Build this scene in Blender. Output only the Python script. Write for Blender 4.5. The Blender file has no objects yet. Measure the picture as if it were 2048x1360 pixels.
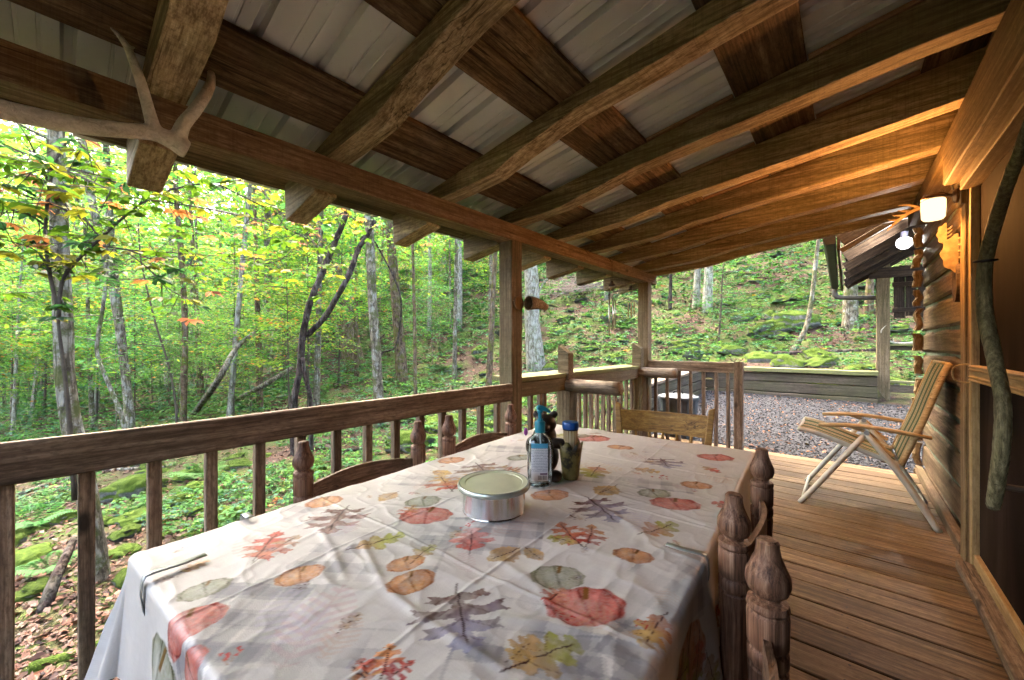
import bpy, bmesh, math, random
import numpy as np
from mathutils import Vector, Matrix

# ------------------------------------------------------------------ camera, sky, sun, exposure
SC = bpy.context.scene
COL = SC.collection
R = math.radians
cam_data = bpy.data.cameras.new("camera")
cam_data.sensor_width = 36.0
cam_data.lens = 780.0 / 2048.0 * 36.0
cam_data.shift_y = 9.0 / 2048.0
cam_data.clip_start = 0.02
cam_data.clip_end = 600.0
cam = bpy.data.objects.new("camera", cam_data)
COL.objects.link(cam)
cam.location = (0.0, 0.0, 1.24)
cam.rotation_euler = (R(90), 0, math.atan(670.0 / 780.0))
SC.camera = cam

SUN_EL, SUN_AZ = 55.0, 284.0           # high soft sun beyond the open (left) side
world = bpy.data.worlds.new("World")
SC.world = world
world.use_nodes = True
wn = world.node_tree
wn.nodes.clear()
wo = wn.nodes.new("ShaderNodeOutputWorld")
wb = wn.nodes.new("ShaderNodeBackground")
ws = wn.nodes.new("ShaderNodeTexSky")
ws.sky_type = 'NISHITA'
ws.sun_disc = False
ws.sun_elevation = R(SUN_EL)
ws.sun_rotation = R(SUN_AZ)
ws.air_density = 1.0
ws.dust_density = 9.0
ws.ozone_density = 0.0
wb.inputs['Strength'].default_value = 0.15
wn.links.new(ws.outputs[0], wb.inputs[0])
wn.links.new(wb.outputs[0], wo.inputs[0])

sun_data = bpy.data.lights.new("sun", 'SUN')
sun_data.energy = 1.1
sun_data.angle = R(25)
sun_data.color = (1.0, 0.94, 0.84)
sun = bpy.data.objects.new("sun", sun_data)
COL.objects.link(sun)
# direction towards the sun: nishita rotation measured from +Y clockwise
az = R(SUN_AZ)
sd = Vector((math.sin(az) * math.cos(R(SUN_EL)), math.cos(az) * math.cos(R(SUN_EL)), math.sin(R(SUN_EL))))
sun.rotation_euler = sd.to_track_quat('Z', 'Y').to_euler()

vs = SC.view_settings
vs.view_transform = 'Standard'
vs.look = 'None'
vs.gamma = 1.0
vs.use_curve_mapping = False
vs.exposure = 4.2
SC.cycles.max_bounces = 8
SC.cycles.diffuse_bounces = 4
SC.cycles.adaptive_threshold = 0.03
SC.cycles.glossy_bounces = 3
SC.cycles.transmission_bounces = 6
SC.cycles.transparent_max_bounces = 8
SC.cycles.use_denoising = True
SC.cycles.sample_clamp_indirect = 6.0

# ------------------------------------------------------------------ helpers
rng = np.random.default_rng(11)
rnd = random.Random(5)

def tag(o, label=None, cat=None, group=None, kind=None):
    if label: o["label"] = label
    if cat: o["category"] = cat
    if group: o["group"] = group
    if kind: o["kind"] = kind
    return o

def empty(name, loc=(0, 0, 0), label=None, cat=None, group=None, kind=None, rz=0.0):
    o = bpy.data.objects.new(name, None)
    o.empty_display_size = 0.05
    COL.objects.link(o)
    o.location = loc
    o.rotation_euler = (0, 0, rz)
    return tag(o, label, cat, group, kind)

def link(name, me, mat=None, parent=None, smooth=False):
    if mat is not None and not me.materials:
        me.materials.append(mat)
    o = bpy.data.objects.new(name, me)
    COL.objects.link(o)
    if parent is not None:
        o.parent = parent
    if smooth:
        me.polygons.foreach_set("use_smooth", np.ones(len(me.polygons), dtype=bool))
    return o

def pyd(name, verts, faces, mat=None, parent=None, smooth=False):
    me = bpy.data.meshes.new(name)
    me.from_pydata([tuple(v) for v in verts], [], [tuple(f) for f in faces])
    me.update()
    return link(name, me, mat, parent, smooth)

def fastmesh(name, V, quads, col=None):
    """numpy mesh: V (n,3), quads (m,k)."""
    me = bpy.data.meshes.new(name)
    V = np.asarray(V, dtype=np.float32)
    quads = np.asarray(quads, dtype=np.int32)
    m, k = quads.shape
    me.vertices.add(len(V))
    me.vertices.foreach_set("co", V.ravel())
    me.loops.add(m * k)
    me.loops.foreach_set("vertex_index", quads.ravel())
    me.polygons.add(m)
    me.polygons.foreach_set("loop_start", np.arange(0, m * k, k, dtype=np.int32))
    me.polygons.foreach_set("loop_total", np.full(m, k, dtype=np.int32))
    me.update(calc_edges=True)
    if col is not None:
        a = me.color_attributes.new("Col", 'FLOAT_COLOR', 'POINT')
        c = np.ones((len(V), 4), dtype=np.float32)
        c[:, :3] = col
        a.data.foreach_set("color", c.ravel())
    return me

def copy_thing(root, loc=None, rz=None, scale=None):
    r = root.copy()
    COL.objects.link(r)
    for ch in list(root.children):
        c = ch.copy()
        COL.objects.link(c)
        c.parent = r
        for g in list(ch.children):
            d = g.copy()
            COL.objects.link(d)
            d.parent = c
    if loc is not None: r.location = loc
    if rz is not None: r.rotation_euler = (0, 0, rz)
    if scale is not None: r.scale = scale if hasattr(scale, '__len__') else (scale,) * 3
    return r

def frame_matrix(p0, p1, up=(0, 0, 1)):
    """local x from p0 to p1, local z as close to up as possible, origin p0."""
    p0, p1 = Vector(p0), Vector(p1)
    x = (p1 - p0).normalized()
    u = Vector(up)
    if abs(x.dot(u)) > 0.98: u = Vector((0, 1, 0))
    y = u.cross(x).normalized()
    z = x.cross(y)
    m = Matrix.Identity(4)
    for i in range(3):
        m[i][0], m[i][1], m[i][2], m[i][3] = x[i], y[i], z[i], p0[i]
    return m

def board_mesh(L, w, h, cham=0.004, seg=None, wob=0.0, profile=None):
    """sawn timber along local x, width along y, height along z; chamfered, slightly irregular."""
    c = min(cham, w * 0.3, h * 0.3)
    a, b = w / 2, h / 2
    ring = [(-a + c, -b), (a - c, -b), (a, -b + c), (a, b - c), (a - c, b), (-a + c, b), (-a, b - c), (-a, -b + c)]
    n = seg or max(1, min(14, int(L / 0.35)))
    V, F = [], []
    for i in range(n + 1):
        x = L * i / n
        oy, oz = rnd.gauss(0, wob), rnd.gauss(0, wob)
        for (yy, zz) in ring:
            V.append((x, yy + oy + rnd.gauss(0, wob * 0.3), zz + oz + rnd.gauss(0, wob * 0.3)))
    for i in range(n):
        for k in range(8):
            p, q = i * 8 + k, i * 8 + (k + 1) % 8
            F.append((p, p + 8, q + 8, q))
    F.append(tuple(range(0, 8)))
    F.append(tuple(reversed(range(n * 8, n * 8 + 8))))
    return V, F

def board(name, p0, p1, w, h, mat, parent=None, up=(0, 0, 1), cham=0.004, wob=0.0012, seg=None):
    """timber whose centre line runs p0 to p1; w sideways, h along up."""
    L = (Vector(p1) - Vector(p0)).length
    V, F = board_mesh(L, w, h, cham, seg, wob)
    o = pyd(name, V, F, mat, parent)
    o.matrix_local = frame_matrix(p0, p1, up)
    return o

def boxc(name, x0, x1, y0, y1, z0, z1, mat, parent=None, axis=None, **kw):
    """timber box given by extents; grain along its longest (or given) axis."""
    d = (x1 - x0, y1 - y0, z1 - z0)
    ax = axis if axis is not None else max(range(3), key=lambda i: d[i])
    cx, cy, cz = (x0 + x1) / 2, (y0 + y1) / 2, (z0 + z1) / 2
    if ax == 0:
        return board(name, (x0, cy, cz), (x1, cy, cz), d[1], d[2], mat, parent, **kw)
    if ax == 1:
        return board(name, (cx, y0, cz), (cx, y1, cz), d[0], d[2], mat, parent, **kw)
    return board(name, (cx, cy, z0), (cx, cy, z1), d[0], d[1], mat, parent, up=(0, 1, 0), **kw)

def tube_arrays(pts, radii, n=8, jitter=0.0, closed=True, twist=0.0):
    pts = [Vector(p) for p in pts]
    V, F = [], []
    prev = None
    for i, p in enumerate(pts):
        t = (pts[min(i + 1, len(pts) - 1)] - pts[max(i - 1, 0)]).normalized()
        if prev is None:
            a = Vector((0, 0, 1)) if abs(t.z) < 0.9 else Vector((1, 0, 0))
            nrm = (a - t * a.dot(t)).normalized()
        else:
            nrm = (prev - t * prev.dot(t)).normalized()
        prev = nrm
        bn = t.cross(nrm)
        r = radii[i] if hasattr(radii, '__len__') else radii
        for k in range(n):
            an = 2 * math.pi * k / n + twist * i
            rr = r * (1 + rnd.uniform(-jitter, jitter))
            V.append(p + nrm * (math.cos(an) * rr) + bn * (math.sin(an) * rr))
    m = len(pts)
    for i in range(m - 1):
        for k in range(n):
            a, b = i * n + k, i * n + (k + 1) % n
            F.append((a, b, b + n, a + n))
    if closed:
        F.append(tuple(reversed(range(n))))
        F.append(tuple(range((m - 1) * n, m * n)))
    return V, F

def smooth_path(pts, radii=None, sub=4):
    """Catmull-Rom resample."""
    P = [Vector(p) for p in pts]
    out, ro = [], []
    n = len(P)
    for i in range(n - 1):
        a, b, c, d = P[max(i - 1, 0)], P[i], P[i + 1], P[min(i + 2, n - 1)]
        for s in range(sub):
            t = s / sub
            out.append(0.5 * ((2 * b) + (c - a) * t + (2 * a - 5 * b + 4 * c - d) * t * t + (3 * b - a - 3 * c + d) * t ** 3))
            if radii is not None: ro.append(radii[i] + (radii[i + 1] - radii[i]) * t)
    out.append(P[-1])
    if radii is not None:
        ro.append(radii[-1])
        return out, ro
    return out

def tube(name, pts, radii, mat, parent=None, n=8, jitter=0.0, sub=4, smooth=True):
    if not hasattr(radii, '__len__'): radii = [radii] * len(pts)
    if sub > 1: pts, radii = smooth_path(pts, radii, sub)
    V, F = tube_arrays(pts, radii, n, jitter)
    return pyd(name, V, F, mat, parent, smooth)

def tubes(name, specs, mat, parent=None, n=8, jitter=0.0, sub=4, smooth=True):
    """several tubes that grow out of each other, one mesh."""
    V, F = [], []
    for pts, radii in specs:
        if not hasattr(radii, '__len__'): radii = [radii] * len(pts)
        if sub > 1: pts, radii = smooth_path(pts, radii, sub)
        v, f = tube_arrays(pts, radii, n, jitter)
        b = len(V)
        V += v
        F += [tuple(b + i for i in q) for q in f]
    return pyd(name, V, F, mat, parent, smooth)

def lathe(name, prof, mat, parent=None, n=24, smooth=True, loc=(0, 0, 0), jitter=0.0):
    """prof: (r, z) pairs bottom to top."""
    V, F = [], []
    for r, z in prof:
        for k in range(n):
            an = 2 * math.pi * k / n
            rr = r * (1 + rnd.uniform(-jitter, jitter))
            V.append((math.cos(an) * rr + loc[0], math.sin(an) * rr + loc[1], z + loc[2]))
    m = len(prof)
    for i in range(m - 1):
        for k in range(n):
            a, b = i * n + k, i * n + (k + 1) % n
            F.append((a, b, b + n, a + n))
    F.append(tuple(reversed(range(n))))
    F.append(tuple(range((m - 1) * n, m * n)))
    o = pyd(name, V, F, mat, parent, smooth)
    if smooth: o.data.set_sharp_from_angle(angle=R(38))
    return o

def voxel(o, size, smooth_it=2):
    m = o.modifiers.new("fuse", 'REMESH')
    m.mode = 'VOXEL'
    m.voxel_size = size
    m.use_smooth_shade = True
    if smooth_it:
        s = o.modifiers.new("soften", 'SMOOTH')
        s.iterations = smooth_it
        s.factor = 0.5
    return o

def prism(name, outline, depth, mat, parent=None, cham=0.0):
    """flat outline in local xz, thickness along +y."""
    n = len(outline)
    V = [(x, 0, z) for x, z in outline] + [(x, depth, z) for x, z in outline]
    F = [tuple(range(n)), tuple(reversed(range(n, 2 * n)))]
    for i in range(n):
        j = (i + 1) % n
        F.append((j, i, i + n, j + n))
    return pyd(name, V, F, mat, parent)

# ------------------------------------------------------------------ materials
class NT:
    def __init__(self, name):
        self.m = bpy.data.materials.new(name)
        self.m.use_nodes = True
        self.t = self.m.node_tree
        self.t.nodes.clear()
        self.out = self.n("ShaderNodeOutputMaterial")
    def n(self, typ, **kw):
        x = self.t.nodes.new(typ)
        for k, v in kw.items():
            setattr(x, k, v)
        return x
    def l(self, a, b):
        self.t.links.new(a, b)
    def val(self, node, **kw):
        for k, v in kw.items():
            node.inputs[k].default_value = v
        return node
    def ramp(self, fac, stops, interp='LINEAR'):
        r = self.n("ShaderNodeValToRGB")
        r.color_ramp.interpolation = interp
        e = r.color_ramp.elements
        while len(e) < len(stops): e.new(0.5)
        for i, (p, c) in enumerate(stops):
            e[i].position = p
            e[i].color = (c[0], c[1], c[2], 1) if hasattr(c, '__len__') else (c, c, c, 1)
        self.l(fac, r.inputs[0])
        return r.outputs[0]
    def mix(self, fac, a, b, mode='MIX'):
        x = self.n("ShaderNodeMix", data_type='RGBA', blend_type=mode)
        for s, v in ((x.inputs[0], fac), (x.inputs[6], a), (x.inputs[7], b)):
            if hasattr(v, 'is_output'): self.l(v, s)
            elif hasattr(v, '__len__'): s.default_value = (v[0], v[1], v[2], 1)
            else: s.default_value = v
        return x.outputs[2]
    def math(self, op, a, b=None):
        x = self.n("ShaderNodeMath", operation=op)
        for i, v in enumerate((a, b)):
            if v is None: continue
            if hasattr(v, 'is_output'): self.l(v, x.inputs[i])
            else: x.inputs[i].default_value = v
        return x.outputs[0]
    def noise(self, vec, scale, detail=4.0, rough=0.55, dist=0.0):
        x = self.n("ShaderNodeTexNoise")
        x.inputs['Scale'].default_value = scale
        x.inputs['Detail'].default_value = detail
        x.inputs['Roughness'].default_value = rough
        x.inputs['Distortion'].default_value = dist
        if vec is not None: self.l(vec, x.inputs['Vector'])
        return x.outputs['Fac']
    def mapping(self, vec, scale=(1, 1, 1), loc=None):
        x = self.n("ShaderNodeMapping")
        x.inputs['Scale'].default_value = scale
        self.l(vec, x.inputs['Vector'])
        if loc is not None: self.l(loc, x.inputs['Location'])
        return x.outputs[0]
    def coord(self, which='Object'):
        return self.n("ShaderNodeTexCoord").outputs[which]
    def objrand(self):
        return self.n("ShaderNodeObjectInfo").outputs['Random']
    def bsdf(self, color, rough=0.7, bump=None, bump_str=0.3, bump_dist=0.01, metal=0.0, spec=0.4, **kw):
        b = self.n("ShaderNodeBsdfPrincipled")
        for key, v in (('Base Color', color), ('Roughness', rough), ('Metallic', metal), ('Specular IOR Level', spec)):
            if hasattr(v, 'is_output'): self.l(v, b.inputs[key])
            elif hasattr(v, '__len__'): b.inputs[key].default_value = (v[0], v[1], v[2], 1)
            else: b.inputs[key].default_value = v
        for k, v in kw.items():
            b.inputs[k].default_value = v
        if bump is not None:
            bn = self.n("ShaderNodeBump")
            bn.inputs['Strength'].default_value = bump_str
            bn.inputs['Distance'].default_value = bump_dist
            self.l(bump, bn.inputs['Height'])
            self.l(bn.outputs[0], b.inputs['Normal'])
        return b
    def done(self, shader):
        self.l(shader.outputs[0] if hasattr(shader, 'outputs') else shader, self.out.inputs['Surface'])
        return self.m

def wood(name, dark, mid, light, grain=9.0, saw=0.0, green=0.0, knots=0.5, rough=0.72, stain=0.35, gcol=(0.10, 0.12, 0.035), vary=0.25, bump=0.35, axis='X', mott=0.34):
    """sawn timber, grain along the piece's own x axis."""
    t = NT(name)
    co = t.coord('Object')
    if axis == 'Z':
        sx_z = t.n("ShaderNodeSeparateXYZ"); cx_z = t.n("ShaderNodeCombineXYZ")
        t.l(co, sx_z.inputs[0])
        t.l(sx_z.outputs[2], cx_z.inputs[0]); t.l(sx_z.outputs[0], cx_z.inputs[1]); t.l(sx_z.outputs[1], cx_z.inputs[2])
        co = cx_z.outputs[0]
    rn = t.objrand()
    off = t.n("ShaderNodeCombineXYZ")
    r1 = t.math('MULTIPLY', rn, 37.0)
    r2 = t.math('MULTIPLY', rn, 91.0)
    t.l(r1, off.inputs[0]); t.l(r2, off.inputs[1]); t.l(r1, off.inputs[2])
    p = t.mapping(co, (1, 1, 1), off.outputs[0])
    # grain: long streaks warped by a slow field
    warp = t.noise(t.mapping(p, (0.8, 4.0, 4.0)), 1.0, 1.0, 0.5)
    wv = t.n("ShaderNodeCombineXYZ")
    wk = t.math('MULTIPLY', warp, 0.045)
    t.l(wk, wv.inputs[1]); t.l(wk, wv.inputs[2])
    g = t.n("ShaderNodeVectorMath", operation='ADD')
    t.l(p, g.inputs[0]); t.l(wv.outputs[0], g.inputs[1])
    gp = g.outputs[0]
    streak = t.noise(t.mapping(gp, (1.6, grain * 7.0, grain * 7.0)), 1.0, 4.0, 0.6)
    fine = t.noise(t.mapping(gp, (9.0, grain * 34, grain * 34)), 1.0, 2.0, 0.6)
    f = t.math('ADD', t.math('MULTIPLY', streak, 0.72), t.math('MULTIPLY', fine, 0.30))
    c = t.ramp(f, [(0.37, dark), (0.52, mid), (0.66, light)])
    if mott > 0:
        mo = t.noise(t.mapping(p, (.35, 1.0, 1.0)), 70.0, 5.0, 0.75)
        c = t.mix(t.math('MULTIPLY', t.ramp(mo, [(0.45, 0.0), (0.66, 1.0)]), mott * 2), c, [x * 0.8 for x in dark])
    ck = t.noise(t.mapping(gp, (.55, grain * 2.2, grain * 2.2)), 1.0, 3.0, 0.55)
    cr = t.ramp(ck, [(0.488, 0.0), (0.497, 1.0), (0.503, 1.0), (0.512, 0.0)])
    cl_ = t.noise(t.mapping(p, (.8, 2.0, 2.0)), 2.0, 1.0, 0.5)
    crack = t.math('MULTIPLY', cr, t.ramp(cl_, [(0.50, 0.0), (0.60, 1.0)]))
    c = t.mix(t.math('MULTIPLY', crack, 0.75), c, [x * 0.18 for x in dark])
    # knots
    if knots > 0:
        vo = t.n("ShaderNodeTexVoronoi", feature='F1')
        vo.inputs['Scale'].default_value = 1.0
        t.l(t.mapping(gp, (2.2, 5.0, 5.0)), vo.inputs['Vector'])
        kn = t.ramp(vo.outputs['Distance'], [(0.06, 1.0), (0.12, 0.0)])
        c = t.mix(t.math('MULTIPLY', kn, knots), c, [x * 0.28 for x in dark])
    # weathering blotches
    bl = t.noise(t.mapping(p, (.7, 1.6, 1.6)), 2.3, 4.0, 0.7)
    c = t.mix(t.math('MULTIPLY', t.ramp(bl, [(0.42, 0.0), (0.68, 1.0)]), stain), c, [x * 0.55 for x in dark])
    if green > 0:
        gn = t.noise(p, 1.7, 3.0, 0.6)
        c = t.mix(t.math('MULTIPLY', t.ramp(gn, [(0.35, 0.0), (0.62, 1.0)]), green), c, gcol)
    hsv = t.n("ShaderNodeHueSaturation")
    t.l(c, hsv.inputs['Color'])
    t.l(t.math('ADD', t.math('MULTIPLY', rn, vary * 2), 1.0 - vary), hsv.inputs['Value'])
    c = hsv.outputs[0]
    h = t.math('ADD', t.math('MULTIPLY', streak, 0.6), t.math('MULTIPLY', fine, 0.5))
    if saw > 0:
        sm = t.noise(t.mapping(p, (140.0, 2.5, 2.5)), 1.0, 2.0, 0.5)
        h = t.math('ADD', h, t.math('MULTIPLY', sm, saw))
        c = t.mix(t.math('MULTIPLY', t.ramp(sm, [(0.5, 0.0), (0.7, 1.0)]), 0.25 * saw), c, [x * 0.5 for x in dark])
    b = t.bsdf(c, rough, h, bump, 0.006, spec=0.3)
    return t.done(b)

M = {}
M['rafter'] = wood("rafter_wood", (.105, .072, .034), (.285, .21, .112), (.48, .37, .225), 7, saw=1.0, green=0.38, knots=0.3, gcol=(.135, .13, .042), stain=.3)
M['rafter_low'] = wood("rafter_raw_bounce_face", (.16, .105, .055), (.40, .295, .17), (.60, .475, .31), 7, saw=1.0, green=0.0, knots=0.3, stain=.2)
M['header'] = wood("header_wood", (.125, .075, .038), (.255, .168, .092), (.38, .275, .168), 8, saw=0.8, green=0.0, knots=0.7, stain=.2, vary=.08)
M['purlin'] = wood("purlin_wood", (.05, .030, .016), (.18, .108, .058), (.34, .22, .125), 6, saw=0.5, green=0.05, knots=0.3, stain=.55)
M['strip'] = wood("strip_wood", (.22, .12, .06), (.36, .21, .11), (.45, .29, .17), 10, knots=0.0, stain=.1)
M['post'] = wood("post_wood", (.11, .075, .038), (.24, .17, .095), (.36, .275, .17), 8, saw=0.8, green=0.25, knots=0.4, stain=.4, vary=.1)
M['rail'] = wood("rail_wood", (.085, .056, .036), (.26, .185, .125), (.46, .36, .26), 6, knots=0.9, stain=.4, vary=.15, green=.08)
M['shelf'] = wood("shelf_wood", (.13, .12, .055), (.24, .225, .10), (.34, .32, .16), 8, green=0.6, gcol=(.19, .22, .06), knots=0.3, stain=.25)
M['deck'] = wood("deck_wood", (.085, .05, .026), (.235, .148, .075), (.37, .255, .14), 7, knots=0.35, stain=.45, vary=.22, green=.15, gcol=(.14, .12, .06), rough=.6)
M['wall'] = wood("wall_wood", (.10, .058, .03), (.235, .15, .085), (.35, .25, .155), 6, saw=0.4, green=0.30, knots=0.5, stain=.45, gcol=(.12, .13, .055))
M['trim'] = wood("trim_wood", (.11, .068, .03), (.21, .14, .068), (.31, .22, .12), 9, knots=0.3, stain=.2, green=.1)
M['timber'] = wood("timber_wood", (.04, .029, .02), (.095, .07, .05), (.165, .128, .095), 6, saw=.3, green=0.3, knots=0.2, stain=.5, gcol=(.08, .10, .025))
M['chairold'] = wood("chair_old_wood", (.075, .036, .02), (.19, .105, .062), (.32, .205, .135), 14, knots=0.0, stain=.6, rough=.5, vary=.1)
M['chairpost'] = wood("chair_post_wood", (.055, .024, .014), (.235, .115, .066), (.42, .25, .16), 16, knots=0.0, stain=.6, rough=.5, vary=.1, axis='Z', mott=.15)
M['honey'] = wood("honey_wood", (.20, .095, .018), (.36, .195, .038), (.47, .28, .07), 9, knots=0.0, stain=.15, rough=.4, vary=.05)
M['armwood'] = wood("arm_wood", (.34, .22, .09), (.50, .34, .15), (.60, .43, .21), 10, knots=0.0, stain=.1, rough=.4, vary=.03)
M['branch'] = wood("branch_wood", (.085, .07, .035), (.24, .205, .11), (.40, .35, .21), 12, knots=0.6, stain=.5, green=.25, gcol=(.085, .10, .035), vary=.05, bump=.9, mott=.5)
M['logbare'] = wood("log_bare_wood", (.14, .105, .07), (.27, .215, .15), (.38, .31, .23), 6, knots=.3, stain=.3, vary=.1)
M['cabdark'] = wood("dark_wood", (.028, .017, .01), (.07, .044, .026), (.125, .085, .054), 7, knots=.2, stain=.4)

def plain(name, col, rough=0.6, metal=0.0, spec=0.4, nscale=0, namt=0.2, bump=0.0, **kw):
    t = NT(name)
    if nscale:
        nz = t.noise(t.coord('Object'), nscale, 5, .6)
        c = t.ramp(nz, [(.3, [x * (1 - namt) for x in col]), (.7, [min(1, x * (1 + namt)) for x in col])])
        b = t.bsdf(c, rough, nz if bump else None, bump, .003, metal, spec, **kw)
    else:
        b = t.bsdf(col, rough, None, 0, 0, metal, spec, **kw)
    return t.done(b)

def _tin():
    t = NT("roof_sheet_paint")
    co = t.coord('Object')
    n1 = t.noise(co, 3.0, 6, .65)
    n2 = t.noise(co, 60, 3, .6)
    c = t.ramp(n1, [(.3, (.52, .52, .52)), (.7, (.58, .58, .58))])
    sp = t.ramp(n2, [(.68, 0.0), (.74, 1.0)])
    c = t.mix(t.math('MULTIPLY', sp, .35), c, (.10, .085, .06))
    return t.done(t.bsdf(c, .34, spec=.5))
M['tin'] = _tin()

def _bark(name, pale, dark, moss, mossamt, lichen=0.5, scale=6.0):
    t = NT(name)
    co = t.coord('Object')
    a = t.noise(t.mapping(co, (1, 1, .55)), scale * 2.6, 5, .7)
    b = t.noise(t.mapping(co, (1, 1, .7)), scale * 1.1, 4, .65)
    rg = t.noise(t.mapping(co, (1, 1, .10)), scale * 6, 3, .6)
    c = t.ramp(a, [(.40, dark), (.56, pale)])
    c = t.mix(t.math('MULTIPLY', t.ramp(b, [(.50, 0), (.56, 1)]), lichen), c, (.40, .40, .33))
    c = t.mix(t.math('MULTIPLY', t.ramp(rg, [(.40, 1), (.5, 0)]), .7), c, [x * .55 for x in dark])
    mz = t.noise(co, scale * .9, 4, .7)
    c = t.mix(t.math('MULTIPLY', t.ramp(mz, [(.50, 0), (.58, 1)]), mossamt), c, moss)
    h = t.math('ADD', a, t.math('MULTIPLY', rg, .8))
    return t.done(t.bsdf(c, .9, h, .8, .025, spec=.12))
M['bark_pale'] = _bark("bark_lichen", (.23, .195, .135), (.075, .06, .038), (.075, .09, .02), .75, .5)
M['bark_white'] = _bark("bark_white", (.38, .36, .29), (.15, .125, .09), (.12, .14, .045), .4, .6)
M['bark_brown'] = _bark("bark_brown", (.20, .14, .085), (.07, .045, .028), (.10, .115, .016), .75, .15)
M['bark_dark'] = _bark("bark_dark", (.075, .052, .042), (.025, .017, .014), (.07, .08, .02), .15, .12)
M['twig'] = plain("twig_bark", (.07, .055, .035), .85, nscale=12, namt=.4)

def _leafmat(name, trans=.58, gloss=.2):
    t = NT(name)
    a = t.n("ShaderNodeVertexColor"); a.layer_name = "Col"
    rn = t.objrand()
    hs = t.n("ShaderNodeHueSaturation")
    t.l(a.outputs[0], hs.inputs['Color'])
    t.l(t.math('ADD', t.math('MULTIPLY', rn, .04), .48), hs.inputs['Hue'])
    t.l(t.math('ADD', t.math('MULTIPLY', rn, .5), .78), hs.inputs['Value'])
    b = t.bsdf(hs.outputs[0], .5, spec=gloss)
    tr = t.n("ShaderNodeBsdfTranslucent")
    bright = t.mix(.4, hs.outputs[0], (.75, .95, .35), 'SOFT_LIGHT')
    t.l(bright, tr.inputs[0])
    m = t.n("ShaderNodeMixShader")
    m.inputs[0].default_value = trans
    t.l(b.outputs[0], m.inputs[1]); t.l(tr.outputs[0], m.inputs[2])
    return t.done(m)
M['leaf'] = _leafmat("leaf")
M['herb'] = _leafmat("herb_leaf", .35, .1)
M['litter'] = _leafmat("dry_leaf", .12, .15)

def _moss():
    t = NT("moss_stone")
    co = t.coord('Object')
    geo = t.n("ShaderNodeNewGeometry")
    sep = t.n("ShaderNodeSeparateXYZ"); t.l(geo.outputs['Normal'], sep.inputs[0])
    nz = t.noise(co, 5, 6, .65)
    fz = t.noise(co, 90, 4, .7)
    up = t.math('ADD', sep.outputs[2], t.math('MULTIPLY', nz, 1.1))
    mf = t.ramp(up, [(.48, 0), (.78, 1)])
    mossc = t.ramp(t.math('ADD', t.math('MULTIPLY', fz, .6), t.math('MULTIPLY', nz, .5)), [(.35, (.018, .032, .006)), (.55, (.062, .10, .014)), (.75, (.14, .19, .03))])
    stone = t.ramp(t.noise(co, 9, 6, .7), [(.3, (.10, .10, .085)), (.7, (.26, .26, .22))])
    c = t.mix(mf, stone, mossc)
    rn = t.objrand()
    hs = t.n("ShaderNodeHueSaturation"); t.l(c, hs.inputs['Color'])
    t.l(t.math('ADD', t.math('MULTIPLY', rn, .5), .75), hs.inputs['Value'])
    h = t.math('ADD', t.math('MULTIPLY', fz, .8), nz)
    return t.done(t.bsdf(hs.outputs[0], .95, h, .9, .02, spec=.1))
M['moss'] = _moss()

def _ground():
    t = NT("forest_floor")
    co = t.coord('Object')
    a = t.noise(co, .55, 6, .6)
    b = t.noise(co, 14, 6, .7)
    d = t.noise(co, 45, 4, .7)
    c = t.ramp(t.math('ADD', t.math('MULTIPLY', b, .55), t.math('MULTIPLY', d, .45)), [(.36, (.024, .016, .011)), (.5, (.07, .043, .030)), (.64, (.14, .088, .06))])
    mz = t.noise(co, 3.1, 5, .6)
    c = t.mix(t.math('MULTIPLY', t.ramp(t.math('ADD', a, t.math('MULTIPLY', mz, .6)), [(.72, 0), (.92, 1)]), .9), c, (.065, .105, .02))
    h = t.math('ADD', b, t.math('MULTIPLY', d, .6))
    return t.done(t.bsdf(c, .95, h, .9, .04, spec=.15))
M['ground'] = _ground()

def attr_mat(name, rough=.6, spec=.3, bump=0, bscale=200, trans=0):
    t = NT(name)
    a = t.n("ShaderNodeVertexColor"); a.layer_name = "Col"
    nz = t.noise(t.coord('Object'), bscale, 2, .5) if bump else None
    b = t.bsdf(a.outputs[0], rough, nz, bump, .001, spec=spec)
    return t.done(b)
M['stonecol'] = attr_mat("gravel_stone", .85, .1)
M['cloth'] = attr_mat("cloth_print", .46, .3, .25, 420)
# ================================================================== SETTING
def softplus(q, k=1.6):
    q = np.asarray(q, dtype=float)
    return np.where(q / k > 30, q, k * np.log1p(np.exp(np.clip(q / k, -40, 30))))

LAT = np.random.default_rng(3).random((256, 256))
def vnoise(x, y):
    xi = np.floor(x).astype(int); yi = np.floor(y).astype(int)
    fx = x - xi; fy = y - yi
    fx = fx * fx * (3 - 2 * fx); fy = fy * fy * (3 - 2 * fy)
    a = LAT[xi % 256, yi % 256]; b = LAT[(xi + 1) % 256, yi % 256]
    c = LAT[xi % 256, (yi + 1) % 256]; d = LAT[(xi + 1) % 256, (yi + 1) % 256]
    return (a * (1 - fx) + b * fx) * (1 - fy) + (c * (1 - fx) + d * fx) * fy

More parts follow.
